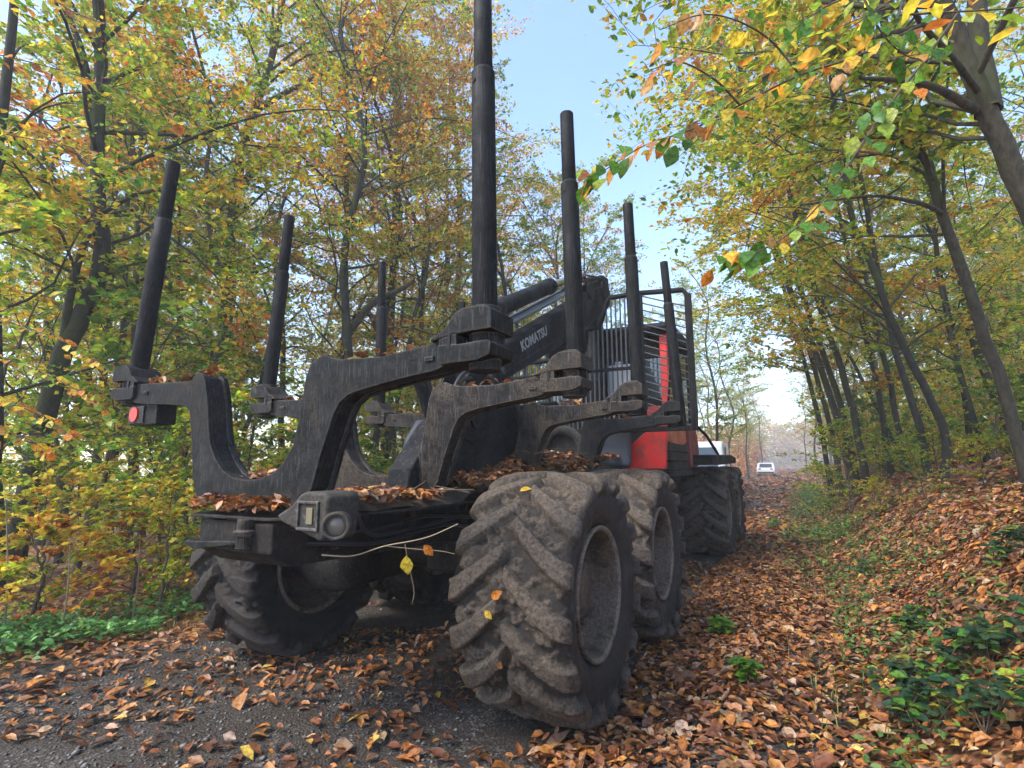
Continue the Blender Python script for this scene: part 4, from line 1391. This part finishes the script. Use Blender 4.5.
def single_out(items, noun):
    """items: (object, x, y): label each by where it is seen and its order in depth there"""
    zones = {}
    for o_, x, y in items:
        zf, t = place_name(x, y)
        zones.setdefault(t, []).append((zf, o_))
    for t, l in zones.items():
        l.sort(key=lambda q: q[0])
        for k, (zf, o_) in enumerate(l):
            if len(l) == 1: o_['label'] = f'the only {noun} {t}'
            elif k == len(l) - 1: o_['label'] = f'farthest {noun} {t}'
            else: o_['label'] = f'{ORD[min(k, 19)]} {noun} {t}'


def wood(n, xr, yr, kinds, name, label, group, smin=0.8, smax=1.2, lean=0.0, minsep=1.0, cat='tree'):
    done, items = [], []
    tries = 0
    while len(done) < n and tries < 6000:
        tries += 1
        x = rng.uniform(*xr); y = rng.uniform(*yr)
        if too_close(x, y): continue
        d = np.array([x, y, 1.3]) - CAM
        zf = d @ fw_
        if zf < 2: continue
        px = 512 + FPX * (d @ rr) / zf
        if px < -60 or px > 1084: continue
        if any((x - a) ** 2 + (y - b) ** 2 < minsep ** 2 for a, b in done): continue
        done.append((x, y))
        o_ = put_tree(name, kinds[rng.integers(len(kinds))], (x, y, float(height(x, y)) - 0.05), rng.uniform(0, 6.28), rng.uniform(smin, smax), label, group, cat, tilt=(rng.normal() * 0.04, rng.normal() * 0.04 + lean))
        items.append((o_, x, y))
    single_out(items, label)


wood(20, (-16, -5.0), (3, 24), KIND, 'forest_tree', 'autumn tree of the left wood', 'trees in the left wood', minsep=1.6)
wood(24, (-40, -15), (-2, 40), KIND, 'forest_tree', 'far autumn tree of the left wood', 'far trees in the left wood', 0.9, 1.3, minsep=2.5)
wood(16, (-14, -4), (1, 16), POLE, 'thin_tree', 'thin pole tree of the left thicket', 'thin poles in the left wood', 0.8, 1.15, minsep=0.7)
wood(10, (5.2, 14), (11, 30), KIND, 'forest_tree', 'autumn tree on the right slope', 'trees in the right wood', 0.7, 1.0, -0.12, minsep=1.6)
wood(22, (4.6, 14), (8, 32), POLE, 'thin_tree', 'thin pole tree on the right slope', 'thin poles in the right wood', 0.8, 1.15, -0.10, minsep=0.7)
wood(16, (14, 40), (5, 45), KIND, 'forest_tree', 'far autumn tree above the right slope', 'far trees in the right wood', 0.8, 1.2, minsep=2.5)
NTH = ['first', 'second', 'third', 'fourth', 'fifth', 'sixth', 'seventh', 'eighth', 'ninth', 'tenth', 'eleventh', 'twelfth', 'thirteenth', 'fourteenth', 'fifteenth']
# rows closing in along the track towards the haze
for i in range(15):
    y = 19 + i * 6.5
    x = -3.6 - rng.random() * 1.6 - (1.0 if i < 3 else 0)
    put_tree('track_tree', KIND[[2, 0, 4, 5, 2, 1][i % 6]], (x, y, float(height(x, y)) - 0.05), rng.uniform(0, 6), rng.uniform(0.75, 1.05), f'{NTH[i]} tree from the machine in the hazy row left of the track', 'trees lining the track ahead on the left', 'tree')
for i in range(13):
    y = 20 + i * 5.5
    x = 4.3 + rng.random() * 1.6
    put_tree('track_tree', KIND[[1, 4, 0, 3, 5, 2][i % 6]], (x, y, float(height(x, y)) - 0.05), rng.uniform(0, 6), rng.uniform(0.7, 0.95), f'{NTH[i]} tree from the bank clump in the hazy row right of the track', 'trees lining the track ahead on the right', 'tree', tilt=(0, -0.06))
for i, x in enumerate([-7, -3.5, 0.5, 4, 8, -11, 12]):
    y = 170 + (i % 3) * 9
    put_tree('far_tree', KIND[i % 6], (x, y, float(height(x, y)) - 0.2), i * 1.3, 0.85, f'{NTH[[5, 1, 2, 3, 4, 0, 6][i] if False else sorted([-7, -3.5, 0.5, 4, 8, -11, 12]).index(x)]} tree from the left in the haze where the track ends', 'trees in the haze at the end of the track', 'tree')

for i, (px, dd, k, s, lab) in enumerate([(716, 24, 2, 0.95, 'soft green tree just right of the cab guard'), (732, 33, 2, 0.95, 'pale green tree behind the one right of the cab'), (748, 46, 4, 1.0, 'pale yellow-green tree farther along the left side of the track'), (762, 70, 1, 0.8, 'rusty hazy tree left of the far white car'), (806, 60, 0, 0.8, 'golden hazy tree right of the far white car'), (818, 40, 1, 0.7, 'golden tree at the far end of the right bank')]):
    p = at(px, 464, dd)
    put_tree('track_tree', KIND[k], (p[0], p[1], float(height(p[0], p[1])) - 0.05), i * 1.1, s, lab, None, 'tree')

# undergrowth
wood(26, (-9, -3.0), (-1.5, 12), BUSH, 'sapling', 'leafy sapling of the left undergrowth', 'saplings in the left wood', 0.6, 1.1, minsep=0.6, cat='sapling')
wood(30, (4.0, 10), (4.5, 22), BUSH, 'sapling', 'leafy sapling on the right slope', 'saplings in the right wood', 0.5, 1.0, minsep=0.6, cat='sapling')
wood(8, (-11, -4.6), (-0.5, 14), [BUSH[0], BUSH[1], BUSH[3], BUSH[2]], 'young_beech', 'bushy young beech of the left wood', 'young beeches in the left wood', 1.2, 1.9, minsep=0.9, cat='sapling')
# bushes named by where they stand
def bush(kind, x, y, s, rz, label):
    put_tree('bush', BUSH[kind], (x, y, float(height(x, y)) - 0.03), rz, s, label, None, 'bush')


bush(4, -3.35, -0.75, 0.75, 0.4, 'low bush of orange leaves at the left edge beside the green verge')
bush(4, -3.9, 0.3, 0.8, 1.4, 'orange-leaved bush in the second row behind the green strip')
bush(1, -4.3, -0.3, 0.7, 3.3, 'yellow bush beside the foot of the crooked beech')
bush(2, -3.7, 1.8, 0.7, 0.2, 'low green bush behind the rear left wheel')
bush(4, -3.0, -1.35, 0.5, 5.0, 'knee-high orange bush at the very left edge')
bush(1, -3.0, 0.1, 0.6, 2.0, 'low yellow bush left of the rear left wheel')
bush(3, -3.2, 1.0, 0.62, 1.0, 'green and yellow sapling right behind the rear left wheel')
bush(0, -3.6, 0.5, 0.7, 4.0, 'bright green sapling below the tail lamp')
for i, (x, y, s, k, lab) in enumerate([(3.15, 9.5, 0.65, 0, 'bright green bush on the verge right of the track'), (3.3, 11.5, 0.8, 1, 'yellow-green bush behind the first one on the right verge'), (3.5, 14, 0.9, 0, 'tall green bush where the right verge meets the trees'), (3.9, 8.3, 0.55, 2, 'low green bush at the foot of the leaning trunks'), (3.3, 17.5, 0.9, 3, 'reddish yellow bush far up the right verge')]):
    bush(k, x, y, s, i * 1.7, lab)


# the mass of the wood behind everything: nobody could count it
def far_mass():
    Ps, Cs = [], []
    def slab(n, xr, yr, zr, mix):
        x = RNG.uniform(*xr, n); y = RNG.uniform(*yr, n)
        z = height(x, y) + zr[0] + (zr[1] - zr[0]) * RNG.random(n) ** 1.15
        cl = fbm(x * 0.35 + z * 0.13, y * 0.35 + z * 0.31, 77, 3)
        k = cl > 0.42
        Ps.append(np.stack([x, y, z], 1)[k]); Cs.append(pick_cols(k.sum(), mix, RNG))
    slab(34000, (-45, -16), (-6, 60), (0.1, 13), {'lime': 4, 'green': 3, 'yellow': 3, 'gold': 1.5})
    slab(22000, (-40, -10), (-4, 60), (0.1, 3.2), {'lime': 4, 'green': 3, 'yellow': 3, 'gold': 2})
    slab(20000, (-18, -8), (2, 45), (0.1, 6), {'lime': 4, 'green': 3, 'yellow': 3, 'gold': 1})
    slab(18000, (7, 40), (2, 60), (0.1, 3.2), {'lime': 4, 'green': 2, 'yellow': 4, 'gold': 2})
    slab(26000, (12, 40), (0, 60), (0.2, 13), {'lime': 4, 'green': 2.5, 'yellow': 3.5, 'gold': 2})
    slab(7000, (7, 14), (20, 60), (2.5, 8), {'lime': 4, 'green': 2, 'yellow': 4, 'gold': 2})
    slab(30000, (-26, 30), (165, 185), (0, 13), {'gold': 3, 'orange': 2, 'yellow': 3, 'lime': 2})
    slab(6000, (-9, -3.2), (40, 110), (0, 5), {'orange': 3, 'rust': 3, 'gold': 2})
    slab(9000, (4.6, 9), (8.5, 34), (0.1, 3.0), {'lime': 4, 'green': 2, 'yellow': 4, 'gold': 2})
    P = np.concatenate(Ps); C = np.concatenate(Cs); n = len(P)
    nn = RNG.normal(size=(n, 3)); nn[:, 2] = np.abs(nn[:, 2]) + 0.5
    far = np.hypot(P[:, 0] - CAM[0], P[:, 1] - CAM[1])
    o = leaves_obj('distant_foliage', P, (0.085 + far * 0.005) * RNG.uniform(0.7, 1.2, n), C, nn, M_LEAF, aspect=0.65)
    tag(o, 'yellow-green mass of foliage filling the depth of the wood', 'foliage', kind='stuff')


far_mass()


# ------------------------------------------------------------------ plants near the camera
def hit(x, y):
    """where the line of sight through a picture position meets the ground"""
    d = ray(x, y)
    t = 0.4
    for _ in range(4000):
        p = CAM + d * t
        if p[2] < float(height(p[0], p[1])): break
        t += 0.01 + t * 0.002
    return CAM + d * t


def herb_carpet(name, n, fx, label, cat, cols, size, hmax, dens=0.45, seed=60):
    x, y = fx(n)
    k = fbm(x * 1.6, y * 1.6, seed) > dens
    x, y = x[k], y[k]; n = len(x)
    z = height(x, y) + 0.03 + hmax * RNG.random(n) ** 0.8 * (0.4 + 0.9 * fbm(x * 2.2, y * 2.2, seed + 3))
    C = np.array(cols)[RNG.integers(0, len(cols), n)] * RNG.uniform(0.7, 1.3, (n, 1))
    o = leaves_obj(name, np.stack([x, y, z], 1), RNG.uniform(0.6, 1.3, n) * size, C, up_normals(n, 0.5), M_HERB, aspect=0.6, shape='hex', fold=0.2)
    tag(o, label, cat, kind='stuff')


GC = [(0.09, 0.27, 0.06), (0.13, 0.34, 0.08), (0.06, 0.19, 0.05), (0.16, 0.33, 0.07)]
herb_carpet('ground_elder', 12000, lambda n: (-2.35 + RNG.normal(size=n) * 0.12 - np.abs(RNG.normal(size=n)) * 0.5, RNG.uniform(-2.2, 5, n)), 'strip of fresh green ground cover along the left edge of the track', 'ground cover', GC, 0.05, 0.13, 0.36)
herb_carpet('verge_weeds', 16000, lambda n: (2.55 + RNG.normal(size=n) * 0.28, RNG.uniform(4.2, 30, n)), 'green weeds on the verge between track and right bank', 'weeds', [(0.10, 0.22, 0.04), (0.15, 0.27, 0.05), (0.08, 0.16, 0.035)], 0.055, 0.28, 0.56, 64)
herb_carpet('bank_weeds', 6500, lambda n: (2.5 + np.abs(RNG.normal(size=n)) * 0.9, RNG.uniform(-0.8, 8, n)), 'small green weeds scattered over the leafy right bank', 'weeds', [(0.06, 0.14, 0.035), (0.09, 0.17, 0.035), (0.14, 0.2, 0.04)], 0.038, 0.10, 0.5, 68)

for i, (px, py, k, s, lab) in enumerate([(818, 492, 0, 0.42, 'yellow-green bush leaning over the verge near the track'), (838, 500, 2, 0.45, 'low green bush at the foot of the right bank'), (862, 486, 1, 0.42, 'yellow bush in front of the leaning trunk clump'), (884, 474, 0, 0.45, 'green bush below the thin upright trunk'), (905, 470, 3, 0.34, 'small leafy bush left of the curved dark trunk'), (965, 468, 2, 0.5, 'green bush right of the curved dark trunk'), (875, 520, 1, 0.28, 'small yellow bush low on the leafy right bank'), (925, 500, 0, 0.25, 'small lime-green bush on the leafy right bank'), (985, 490, 1, 0.3, 'small yellow bush at the foot of the nearest right beech'), (825, 520, 2, 0.35, 'green bush nearest to the camera on the right verge')]):
    p = hit(px, py)
    bush(k, p[0], p[1], s, i * 2.1, lab)

def grass(n, fx, label, seed):
    rng = np.random.default_rng(seed)
    x, y = fx(rng, n)
    k = fbm(x * 1.8, y * 1.8, seed) > 0.5
    x, y = x[k], y[k]; n = len(x)
    z = height(x, y)
    a = rng.uniform(0, 6.28, n); L = rng.uniform(0.04, 0.14, n); w_ = 0.003
    dx, dy = np.cos(a), np.sin(a)
    B = np.stack([x, y, z], 1)
    sd_ = np.stack([-dy, dx, 0 * dx], 1) * w_
    mid = B + np.stack([dx * L * 0.2, dy * L * 0.2, L * 0.7], 1)
    tip = B + np.stack([dx * L * 0.65, dy * L * 0.65, L * 0.85], 1)
    V = np.stack([B - sd_, B + sd_, mid + sd_ * 0.7, mid - sd_ * 0.7, tip], 1).reshape(-1, 3)
    F = (np.arange(n)[:, None, None] * 5 + np.array([(0, 1, 2), (0, 2, 3), (3, 2, 4)])[None]).reshape(-1, 3)
    C = np.array([(0.13, 0.22, 0.04), (0.2, 0.25, 0.06), (0.30, 0.26, 0.10), (0.09, 0.17, 0.035)])[rng.integers(0, 4, n)] * rng.uniform(0.7, 1.3, (n, 1))
    tag(link('grass', mesh_np('grass', V, F, M_HERB, np.repeat(C, 5, 0))), label, 'grass', kind='stuff')


grass(3500, lambda g, n: (2.55 + g.normal(size=n) * 0.3, g.uniform(0.2, 22, n)), 'thin grass along the foot of the right bank', 81)
grass(3000, lambda g, n: (-2.3 - np.abs(g.normal(size=n)) * 0.6, g.uniform(-2, 6, n)), 'thin grass in the green strip left of the track', 83)

# one leaf shape in several colours, used for leaves large enough to pick apart
def leaf_shape(name, col, seed, L=1.0, Wd=0.62):
    rng = np.random.default_rng(seed)
    ts = np.linspace(0, 1, 7)
    wid = np.array([0.02, 0.30, 0.46, 0.5, 0.42, 0.24, 0.0]) * Wd
    V, C = [], []
    c = np.array(col)
    for t, w_ in zip(ts, wid):
        bend = -0.18 * (t - 0.3) ** 2
        for s in (-1, 0, 1):
            V.append((t * L, s * w_ * rng.uniform(0.92, 1.08), bend + abs(s) * w_ * 0.25 + rng.normal() * 0.01))
            C.append(c * (1.0 if s else 1.12) * rng.uniform(0.85, 1.1))
    F = []
    for i in range(6):
        for s in (0, 1):
            a = i * 3 + s
            F.append((a, a + 1, a + 4, a + 3))
    return mesh_np(name, V, F, M_BIGLEAF, np.clip(C, 0, 0.9), smooth=True)


LEAFM = {k: [leaf_shape('leaf', c, 300 + i, Wd=0.66) for i, c in enumerate(cs)] for k, cs in {
    'green': [(0.10, 0.26, 0.03), (0.16, 0.34, 0.04), (0.07, 0.18, 0.025)], 'lime': [(0.28, 0.42, 0.04), (0.36, 0.44, 0.05)],
    'orange': [(0.72, 0.30, 0.04), (0.66, 0.22, 0.03), (0.58, 0.30, 0.08)], 'yellow': [(0.80, 0.60, 0.06), (0.78, 0.50, 0.05)], 'brown': [(0.36, 0.15, 0.05), (0.44, 0.22, 0.09)],
    'dark': [(0.035, 0.095, 0.05), (0.055, 0.13, 0.06), (0.03, 0.08, 0.04), (0.08, 0.14, 0.06)]}.items()}


def place_leaf(parent, p, d, nrm, size, kind, rng, name='leaf'):
    me = LEAFM[kind][rng.integers(len(LEAFM[kind]))]
    o = link(name, me, None, parent)
    d = Vector(d).normalized()
    nrm = Vector(nrm)
    nrm = (nrm - d * nrm.dot(d)).normalized()
    b = nrm.cross(d)
    m_ = Matrix(((d.x, b.x, nrm.x, p[0]), (d.y, b.y, nrm.y, p[1]), (d.z, b.z, nrm.z, p[2]), (0, 0, 0, 1)))
    o.matrix_local = m_ @ Matrix.Diagonal((size, size, size, 1))
    return o


def leafy_branch(name, label, paths, seed, nper, size, kinds, hang=0.8, cat='branch', r=0.006):
    """paths: lists of (x, y, depth) picture positions; each becomes a twig with separate hanging leaves"""
    rng = np.random.default_rng(seed)
    P0 = at(*paths[0][0])
    root = empty(name, P0)
    tag(root, label, cat)
    tb = []
    for path in paths:
        W3 = smooth_path([at(*q) for q in path], 24) - P0
        tb.append((W3, np.linspace(r, 0.0015, 24), 6))
    link('twig', tubes_mesh('twig', tb, M_TWIG), None, root)
    for pi, (W3, _, _) in enumerate(tb):
        n = nper[pi]
        for k in range(n):
            s = (k + rng.random()) / n * 23
            i = min(int(s), 22)
            p = W3[i] + (W3[i + 1] - W3[i]) * (s - i)
            td = W3[i + 1] - W3[i]; td /= np.linalg.norm(td)
            lat = np.cross(td, (0, 0, 1)); lat /= np.linalg.norm(lat)
            d = td * 0.5 + lat * (1 if k % 2 else -1) * rng.uniform(0.3, 0.9) + np.array([0, 0, -hang * rng.uniform(0.5, 1.3)])
            p = p + lat * (1 if k % 2 else -1) * rng.uniform(0.0, 0.05) + rng.normal(size=3) * 0.02
            nn = rng.normal(size=3) * 0.5 + np.array([0, 0, 1.0]) + fw_ * -0.5
            kk = list(kinds); w_ = np.array([kinds[q] for q in kk], float)
            place_leaf(root, p, d, nn, size * rng.uniform(0.7, 1.2), kk[rng.choice(len(kk), p=w_ / w_.sum())], rng)
    return root


leafy_branch('hanging_branch', 'twig of large green and orange leaves hanging into the sky from the upper right',
             [[(930, 20, 2.6), (860, 55, 2.5), (800, 75, 2.4), (740, 105, 2.35), (690, 130, 2.3), (645, 145, 2.25), (605, 170, 2.2), (585, 178, 2.2)],
              [(800, 75, 2.4), (770, 40, 2.4), (735, 20, 2.35), (700, 15, 2.3), (660, 30, 2.3)],
              [(740, 105, 2.35), (715, 80, 2.3), (680, 62, 2.3), (650, 70, 2.3)]], 400, [62, 26, 12], 0.085, {'green': 4, 'orange': 3, 'lime': 2, 'brown': 1.5, 'yellow': 1})
leafy_branch('hanging_branch', 'slanting twig of bright green leaves ending above the cab, upper right',
             [[(960, 10, 2.3), (925, 60, 2.25), (893, 100, 2.2), (868, 135, 2.15), (835, 185, 2.1), (805, 220, 2.05), (775, 243, 2.0), (742, 258, 2.0), (720, 262, 2.0)]], 401, [70], 0.075, {'green': 6, 'lime': 3, 'orange': 1.2, 'yellow': 0.6}, 0.9)
leafy_branch('hanging_branch', 'fan of green leaves at the top edge of the picture, right of the open sky',
             [[(900, -40, 2.6), (860, -10, 2.55), (820, 10, 2.5), (790, 35, 2.5), (775, 70, 2.5)], [(860, -10, 2.55), (880, 30, 2.5), (905, 55, 2.5), (935, 62, 2.5)]], 402, [34, 26], 0.085, {'green': 5, 'lime': 3, 'yellow': 1})
leafy_branch('hanging_branch', 'layered branch of orange and yellow leaves reaching in at the left edge',
             [[(-60, 330, 4.6), (-10, 352, 4.5), (40, 372, 4.4), (85, 395, 4.3), (115, 420, 4.3)], [(-40, 380, 4.4), (0, 400, 4.3), (40, 415, 4.2), (78, 440, 4.2)], [(-40, 420, 4.3), (-5, 430, 4.3), (30, 440, 4.2), (50, 455, 4.2)], [(-60, 300, 4.8), (-5, 318, 4.7), (60, 340, 4.6), (110, 372, 4.5)]],
             403, [64, 60, 44, 50], 0.085, {'orange': 3, 'yellow': 2.2, 'lime': 2, 'brown': 1.6, 'green': 1}, 0.25)
leafy_branch('hanging_branch', 'branch of rust and green leaves across the top left corner',
             [[(-60, 40, 4.2), (0, 55, 4.1), (60, 70, 4.0), (130, 95, 4.0), (190, 130, 4.0)], [(-60, 120, 4.2), (10, 135, 4.1), (80, 150, 4.0), (140, 180, 4.0)], [(20, -30, 4.2), (70, 10, 4.1), (130, 30, 4.0), (180, 40, 4.0)]],
             404, [80, 66, 54], 0.08, {'orange': 2.4, 'brown': 2.4, 'lime': 1.5, 'green': 1.4, 'yellow': 1.2}, 0.3)


def bramble(px, py, s, seed, label, kind='dark', nst=6):
    rng = np.random.default_rng(seed)
    p = hit(px, py)
    root = empty('bramble', p)
    tag(root, label, 'bramble', 'brambles on the right bank')
    tb = []
    for k in range(nst):
        a = rng.uniform(0, 6.28); L = s * rng.uniform(0.5, 1.2)
        e = np.array([math.cos(a) * L, math.sin(a) * L, 0])
        e[2] = float(height(p[0] + e[0], p[1] + e[1])) - p[2] + 0.05 + 0.1 * rng.random()
        mid = e * 0.5; mid[2] = e[2] * 0.5 + 0.16 * s + 0.06
        W3 = smooth_path([np.zeros(3), mid, e], 10)
        tb.append((W3, np.linspace(0.004, 0.0015, 10), 4))
        for i in range(2, 10):
            for q in range(3):
                aa = rng.uniform(0, 6.28)
                d = np.array([math.cos(aa), math.sin(aa), rng.uniform(-0.25, 0.2)])
                place_leaf(root, W3[i] + d * 0.012 + np.array([0, 0, 0.015]), d, np.array([rng.normal() * 0.3, rng.normal() * 0.3, 1]), rng.uniform(0.04, 0.075), kind if rng.random() < 0.72 else ('lime' if rng.random() < 0.3 else 'green'), rng)
    link('stem', tubes_mesh('stem', tb, M_TWIG), None, root)


bramble(935, 690, 0.28, 500, 'dark green bramble in the middle of the lower right bank')
bramble(985, 735, 0.26, 501, 'dark green bramble in the lower right corner')
bramble(900, 735, 0.22, 502, 'dark green bramble at the bottom edge beside the track')
bramble(990, 665, 0.24, 503, 'dark green bramble at the right edge below the fallen stick')
bramble(995, 568, 0.26, 504, 'dark green bramble at the right edge above the fallen stick')
bramble(905, 640, 0.16, 505, 'small bramble above the large ones on the right bank', nst=4)
bramble(870, 575, 0.2, 506, 'sparse bramble at the foot of the bank, mid distance', nst=4)
bramble(716, 640, 0.09, 507, 'tiny bright green plant in the leaves right of the second wheel', 'green', 4)
bramble(748, 690, 0.09, 508, 'small green plant in the leaves at bottom centre right', 'green', 4)
bramble(775, 530, 0.3, 509, 'green tuft at the verge beside the front wheels', 'green', 6)
bramble(800, 500, 0.4, 510, 'larger green tuft on the verge beyond the front wheels', 'green', 6)


def stick(name, label, pix, r, m_=M_TWIG, cat='stick', lift=0.03):
    P = [hit(x, y) + np.array([0, 0, lift]) for x, y in pix]
    P0 = P[0]
    o = link(name, tubes_mesh(name, [(smooth_path(P, 20) - P0, np.linspace(r, r * 0.5, 20), 6)], m_))
    o.location = P0
    tag(o, label, cat)


stick('fallen_stick', 'long thin fallen stick slanting across the right bank', [(838, 568), (900, 590), (950, 607), (1030, 632)], 0.009, lift=0.05)
stick('fallen_stick', 'short broken stick below the long one on the right bank', [(965, 660), (990, 640), (1010, 628)], 0.007)
stick('fallen_stick', 'short twig in the leaves in front of the rear wheel', [(640, 735), (675, 722), (700, 716)], 0.004)


def stalk(px, py, tx, ty, label, r=0.008):
    p = hit(px, py)
    d = (p - CAM) @ fw_
    e = at(tx, ty, d)
    o = link('dry_stalk', tubes_mesh('dry_stalk', [(smooth_path([np.zeros(3), (e - p) * 0.5 + np.array([0.015, 0.01, 0]), e - p], 12), np.linspace(r, r * 0.5, 12), 6)], M_DRY))
    o.location = p
    tag(o, label, 'stalk')


stalk(60, 640, 70, 545, 'pale dry stalk standing in the orange bush at the left')
stalk(131, 628, 140, 540, 'pale dry stalk left of the rear left wheel')
stalk(4, 640, 6, 500, 'pale dry stalk at the left picture edge')

# a broken twig caught on the rear of the frame, with two yellow leaves
rng = np.random.default_rng(610)
tw = empty('caught_twig', at(322, 555, 2.2))
tag(tw, 'thin pale broken twig caught on the rear frame with two yellow leaves', 'twig')
T0 = at(322, 555, 2.2)
tp = [smooth_path([at(*q) - T0 for q in [(322, 555, 2.2), (352, 556, 2.15), (385, 546, 2.1), (425, 538, 2.05), (458, 524, 2.0)]], 20),
      smooth_path([at(*q) - T0 for q in [(385, 546, 2.1), (415, 549, 2.08), (440, 551, 2.06), (455, 554, 2.05)]], 12),
      smooth_path([at(*q) - T0 for q in [(405, 544, 2.1), (408, 562, 2.1), (414, 590, 2.1), (412, 604, 2.1)]], 12)]
link('twig', tubes_mesh('twig', [(q, np.linspace(0.0034 if i == 0 else 0.0018, 0.0018 if i == 0 else 0.001, len(q)), 5) for i, q in enumerate(tp)], M_DRY), None, tw)
place_leaf(tw, at(406, 556, 2.08) - T0, -uu + rr * 0.1, -fw_ + uu * 0.3, 0.075, 'yellow', rng)
place_leaf(tw, at(424, 545, 2.06) - T0, -uu * 0.6 + rr * 0.5, -fw_ + uu * 0.2, 0.055, 'orange', rng)

# single leaves stuck to the muddy tyre
def tyre_leaf(px, py, kind, size, label, d, seed):
    rng = np.random.default_rng(seed)
    dr = ray(px, py); t = 1.0
    while t < 4:                                    # first point on the tread of the rear right wheel
        p = CAM + dr * t
        if abs(p[0] - XW) < 0.3 and math.hypot(p[1], p[2] - 0.652) < 0.658: break
        t += 0.003
    n_ = np.array([0.0, p[1], p[2] - 0.652]); n_ /= np.linalg.norm(n_)
    d = d - n_ * (d @ n_)
    o = place_leaf(None, p + n_ * 0.008, d, n_ + np.array([0.15, 0, 0.1]), size, kind, rng, 'fallen_leaf')
    tag(o, label, 'leaf')


tyre_leaf(492, 598, 'orange', 0.065, 'orange leaf stuck to the tread of the rear right wheel', rr * 0.7 + uu * 0.4, 1)
tyre_leaf(486, 610, 'yellow', 0.05, 'yellow leaf below the orange one on the rear right tyre', rr * 0.6 - uu * 0.5, 2)
tyre_leaf(520, 492, 'yellow', 0.065, 'pale yellow leaf lying on top of the rear right tyre', rr, 3)
tyre_leaf(500, 668, 'brown', 0.045, 'small brown leaf low on the rear right tyre', uu + rr * 0.3, 4)


# ------------------------------------------------------------------ vehicles ahead
def car(name, loc, rz, label, L, Wd, H, kind):
    root = empty(name, loc, rz)
    tag(root, label, 'car' if kind == 'car' else 'van')
    bm = bmesh.new()
    h = H
    if kind == 'car':
        pr = [(-L / 2, 0.30), (-L / 2, 0.72), (-L / 2 + 0.05, 0.86), (-L / 2 + 0.35, 0.92), (-L / 2 + 0.75, h - 0.05), (-L / 2 + 1.2, h), (0.55, h - 0.02), (1.15, 0.98), (L / 2 - 0.15, 0.80), (L / 2, 0.62), (L / 2, 0.28)]
    else:
        pr = [(-L / 2, 0.35), (-L / 2, 1.10), (-L / 2 + 0.12, h - 0.12), (-L / 2 + 0.35, h), (L / 2 - 1.5, h), (L / 2 - 0.8, 1.25), (L / 2 - 0.05, 1.02), (L / 2, 0.35)]
    prism(bm, pr, -Wd / 2, Wd / 2, 'x')
    for v in bm.verts:
        if v.co.z > 1.0: v.co.x *= 0.86
    obj('body', bm, M_WHITE, root, 0.06, seg=3)
    ye = -L / 2
    bm = bmesh.new()
    if kind == 'car':
        vs = [bm.verts.new(q) for q in [(-Wd * 0.36, ye + 0.36, 0.97), (Wd * 0.36, ye + 0.36, 0.97), (Wd * 0.33, ye + 0.70, h - 0.10), (-Wd * 0.33, ye + 0.70, h - 0.10)]]
    else:
        vs = [bm.verts.new(q) for q in [(-Wd * 0.36, ye + 0.012, 1.17), (Wd * 0.36, ye + 0.012, 1.17), (Wd * 0.34, ye + 0.10, h - 0.20), (-Wd * 0.34, ye + 0.10, h - 0.20)]]
    f = bm.faces.new(vs)
    r_ = bmesh.ops.extrude_face_region(bm, geom=[f])
    for v in r_['geom']:
        if isinstance(v, bmesh.types.BMVert): v.co += Vector((0, -0.03, 0.012))
    obj('rear_window', bm, M_GLASS, root)
    for s in (-1, 1):
        bm = bmesh.new()
        x0 = s * Wd * 0.432
        box2(bm, (x0 - 0.02, ye + 1.0, 1.02), (x0 + 0.025 * s + 0.02, ye + 2.4, h - 0.16))
        obj('side_window', bm, M_GLASS, root, 0.01)
        bm = bmesh.new()
        box2(bm, (s * Wd * 0.33 - 0.12, ye - 0.015, 0.74), (s * Wd * 0.33 + 0.12, ye + 0.06, 0.88))
        obj('tail_light', bm, M_LENSR, root, 0.01)
        for yy in (ye + 0.75, L / 2 - 0.8):
            w_ = empty('wheel', (s * (Wd / 2 - 0.1), yy, 0.31), 0, root)
            bm = bmesh.new(); cyl(bm, (-0.1, 0, 0), (0.1, 0, 0), 0.31, n=24); obj('tyre', bm, M_TYRECAR, w_, 0.02)
            bm = bmesh.new(); cyl(bm, (0.06 * s, 0, 0), (0.108 * s, 0, 0), 0.19, n=18); obj('rim', bm, M_GREYPLATE, w_, 0.01)
    bm = bmesh.new()
    box2(bm, (-Wd * 0.46, ye - 0.05, 0.34), (Wd * 0.46, ye + 0.05, 0.52))
    obj('bumper', bm, M_TYRECAR, root, 0.02)


car('parked_van', (-0.62, 16.0, 0.0), 0.06, 'white van parked on the track right ahead of the forwarder, mostly hidden', 4.6, 1.95, 2.02, 'van')
car('parked_car', (-1.05, 62.0, 0.0), 0.0, 'small white car far away in the haze on the track', 4.1, 1.72, 1.46, 'car')


# ------------------------------------------------------------------ haze
bm = bmesh.new()
box2(bm, (-78, -13.5, -4), (78, 232, 24))
HZ = obj('haze', bm, None)
tag(HZ, kind='stuff')
m = bpy.data.materials.new('haze air')
m.use_nodes = True
m.node_tree.nodes.clear()
out = m.node_tree.nodes.new('ShaderNodeOutputMaterial')
pv = m.node_tree.nodes.new('ShaderNodeVolumePrincipled')
pv.inputs['Color'].default_value = (0.93, 0.95, 1.0, 1)
pv.inputs['Density'].default_value = 0.0034
pv.inputs['Anisotropy'].default_value = 0.2
m.node_tree.links.new(pv.outputs[0], out.inputs['Volume'])
HZ.data.materials.append(m)
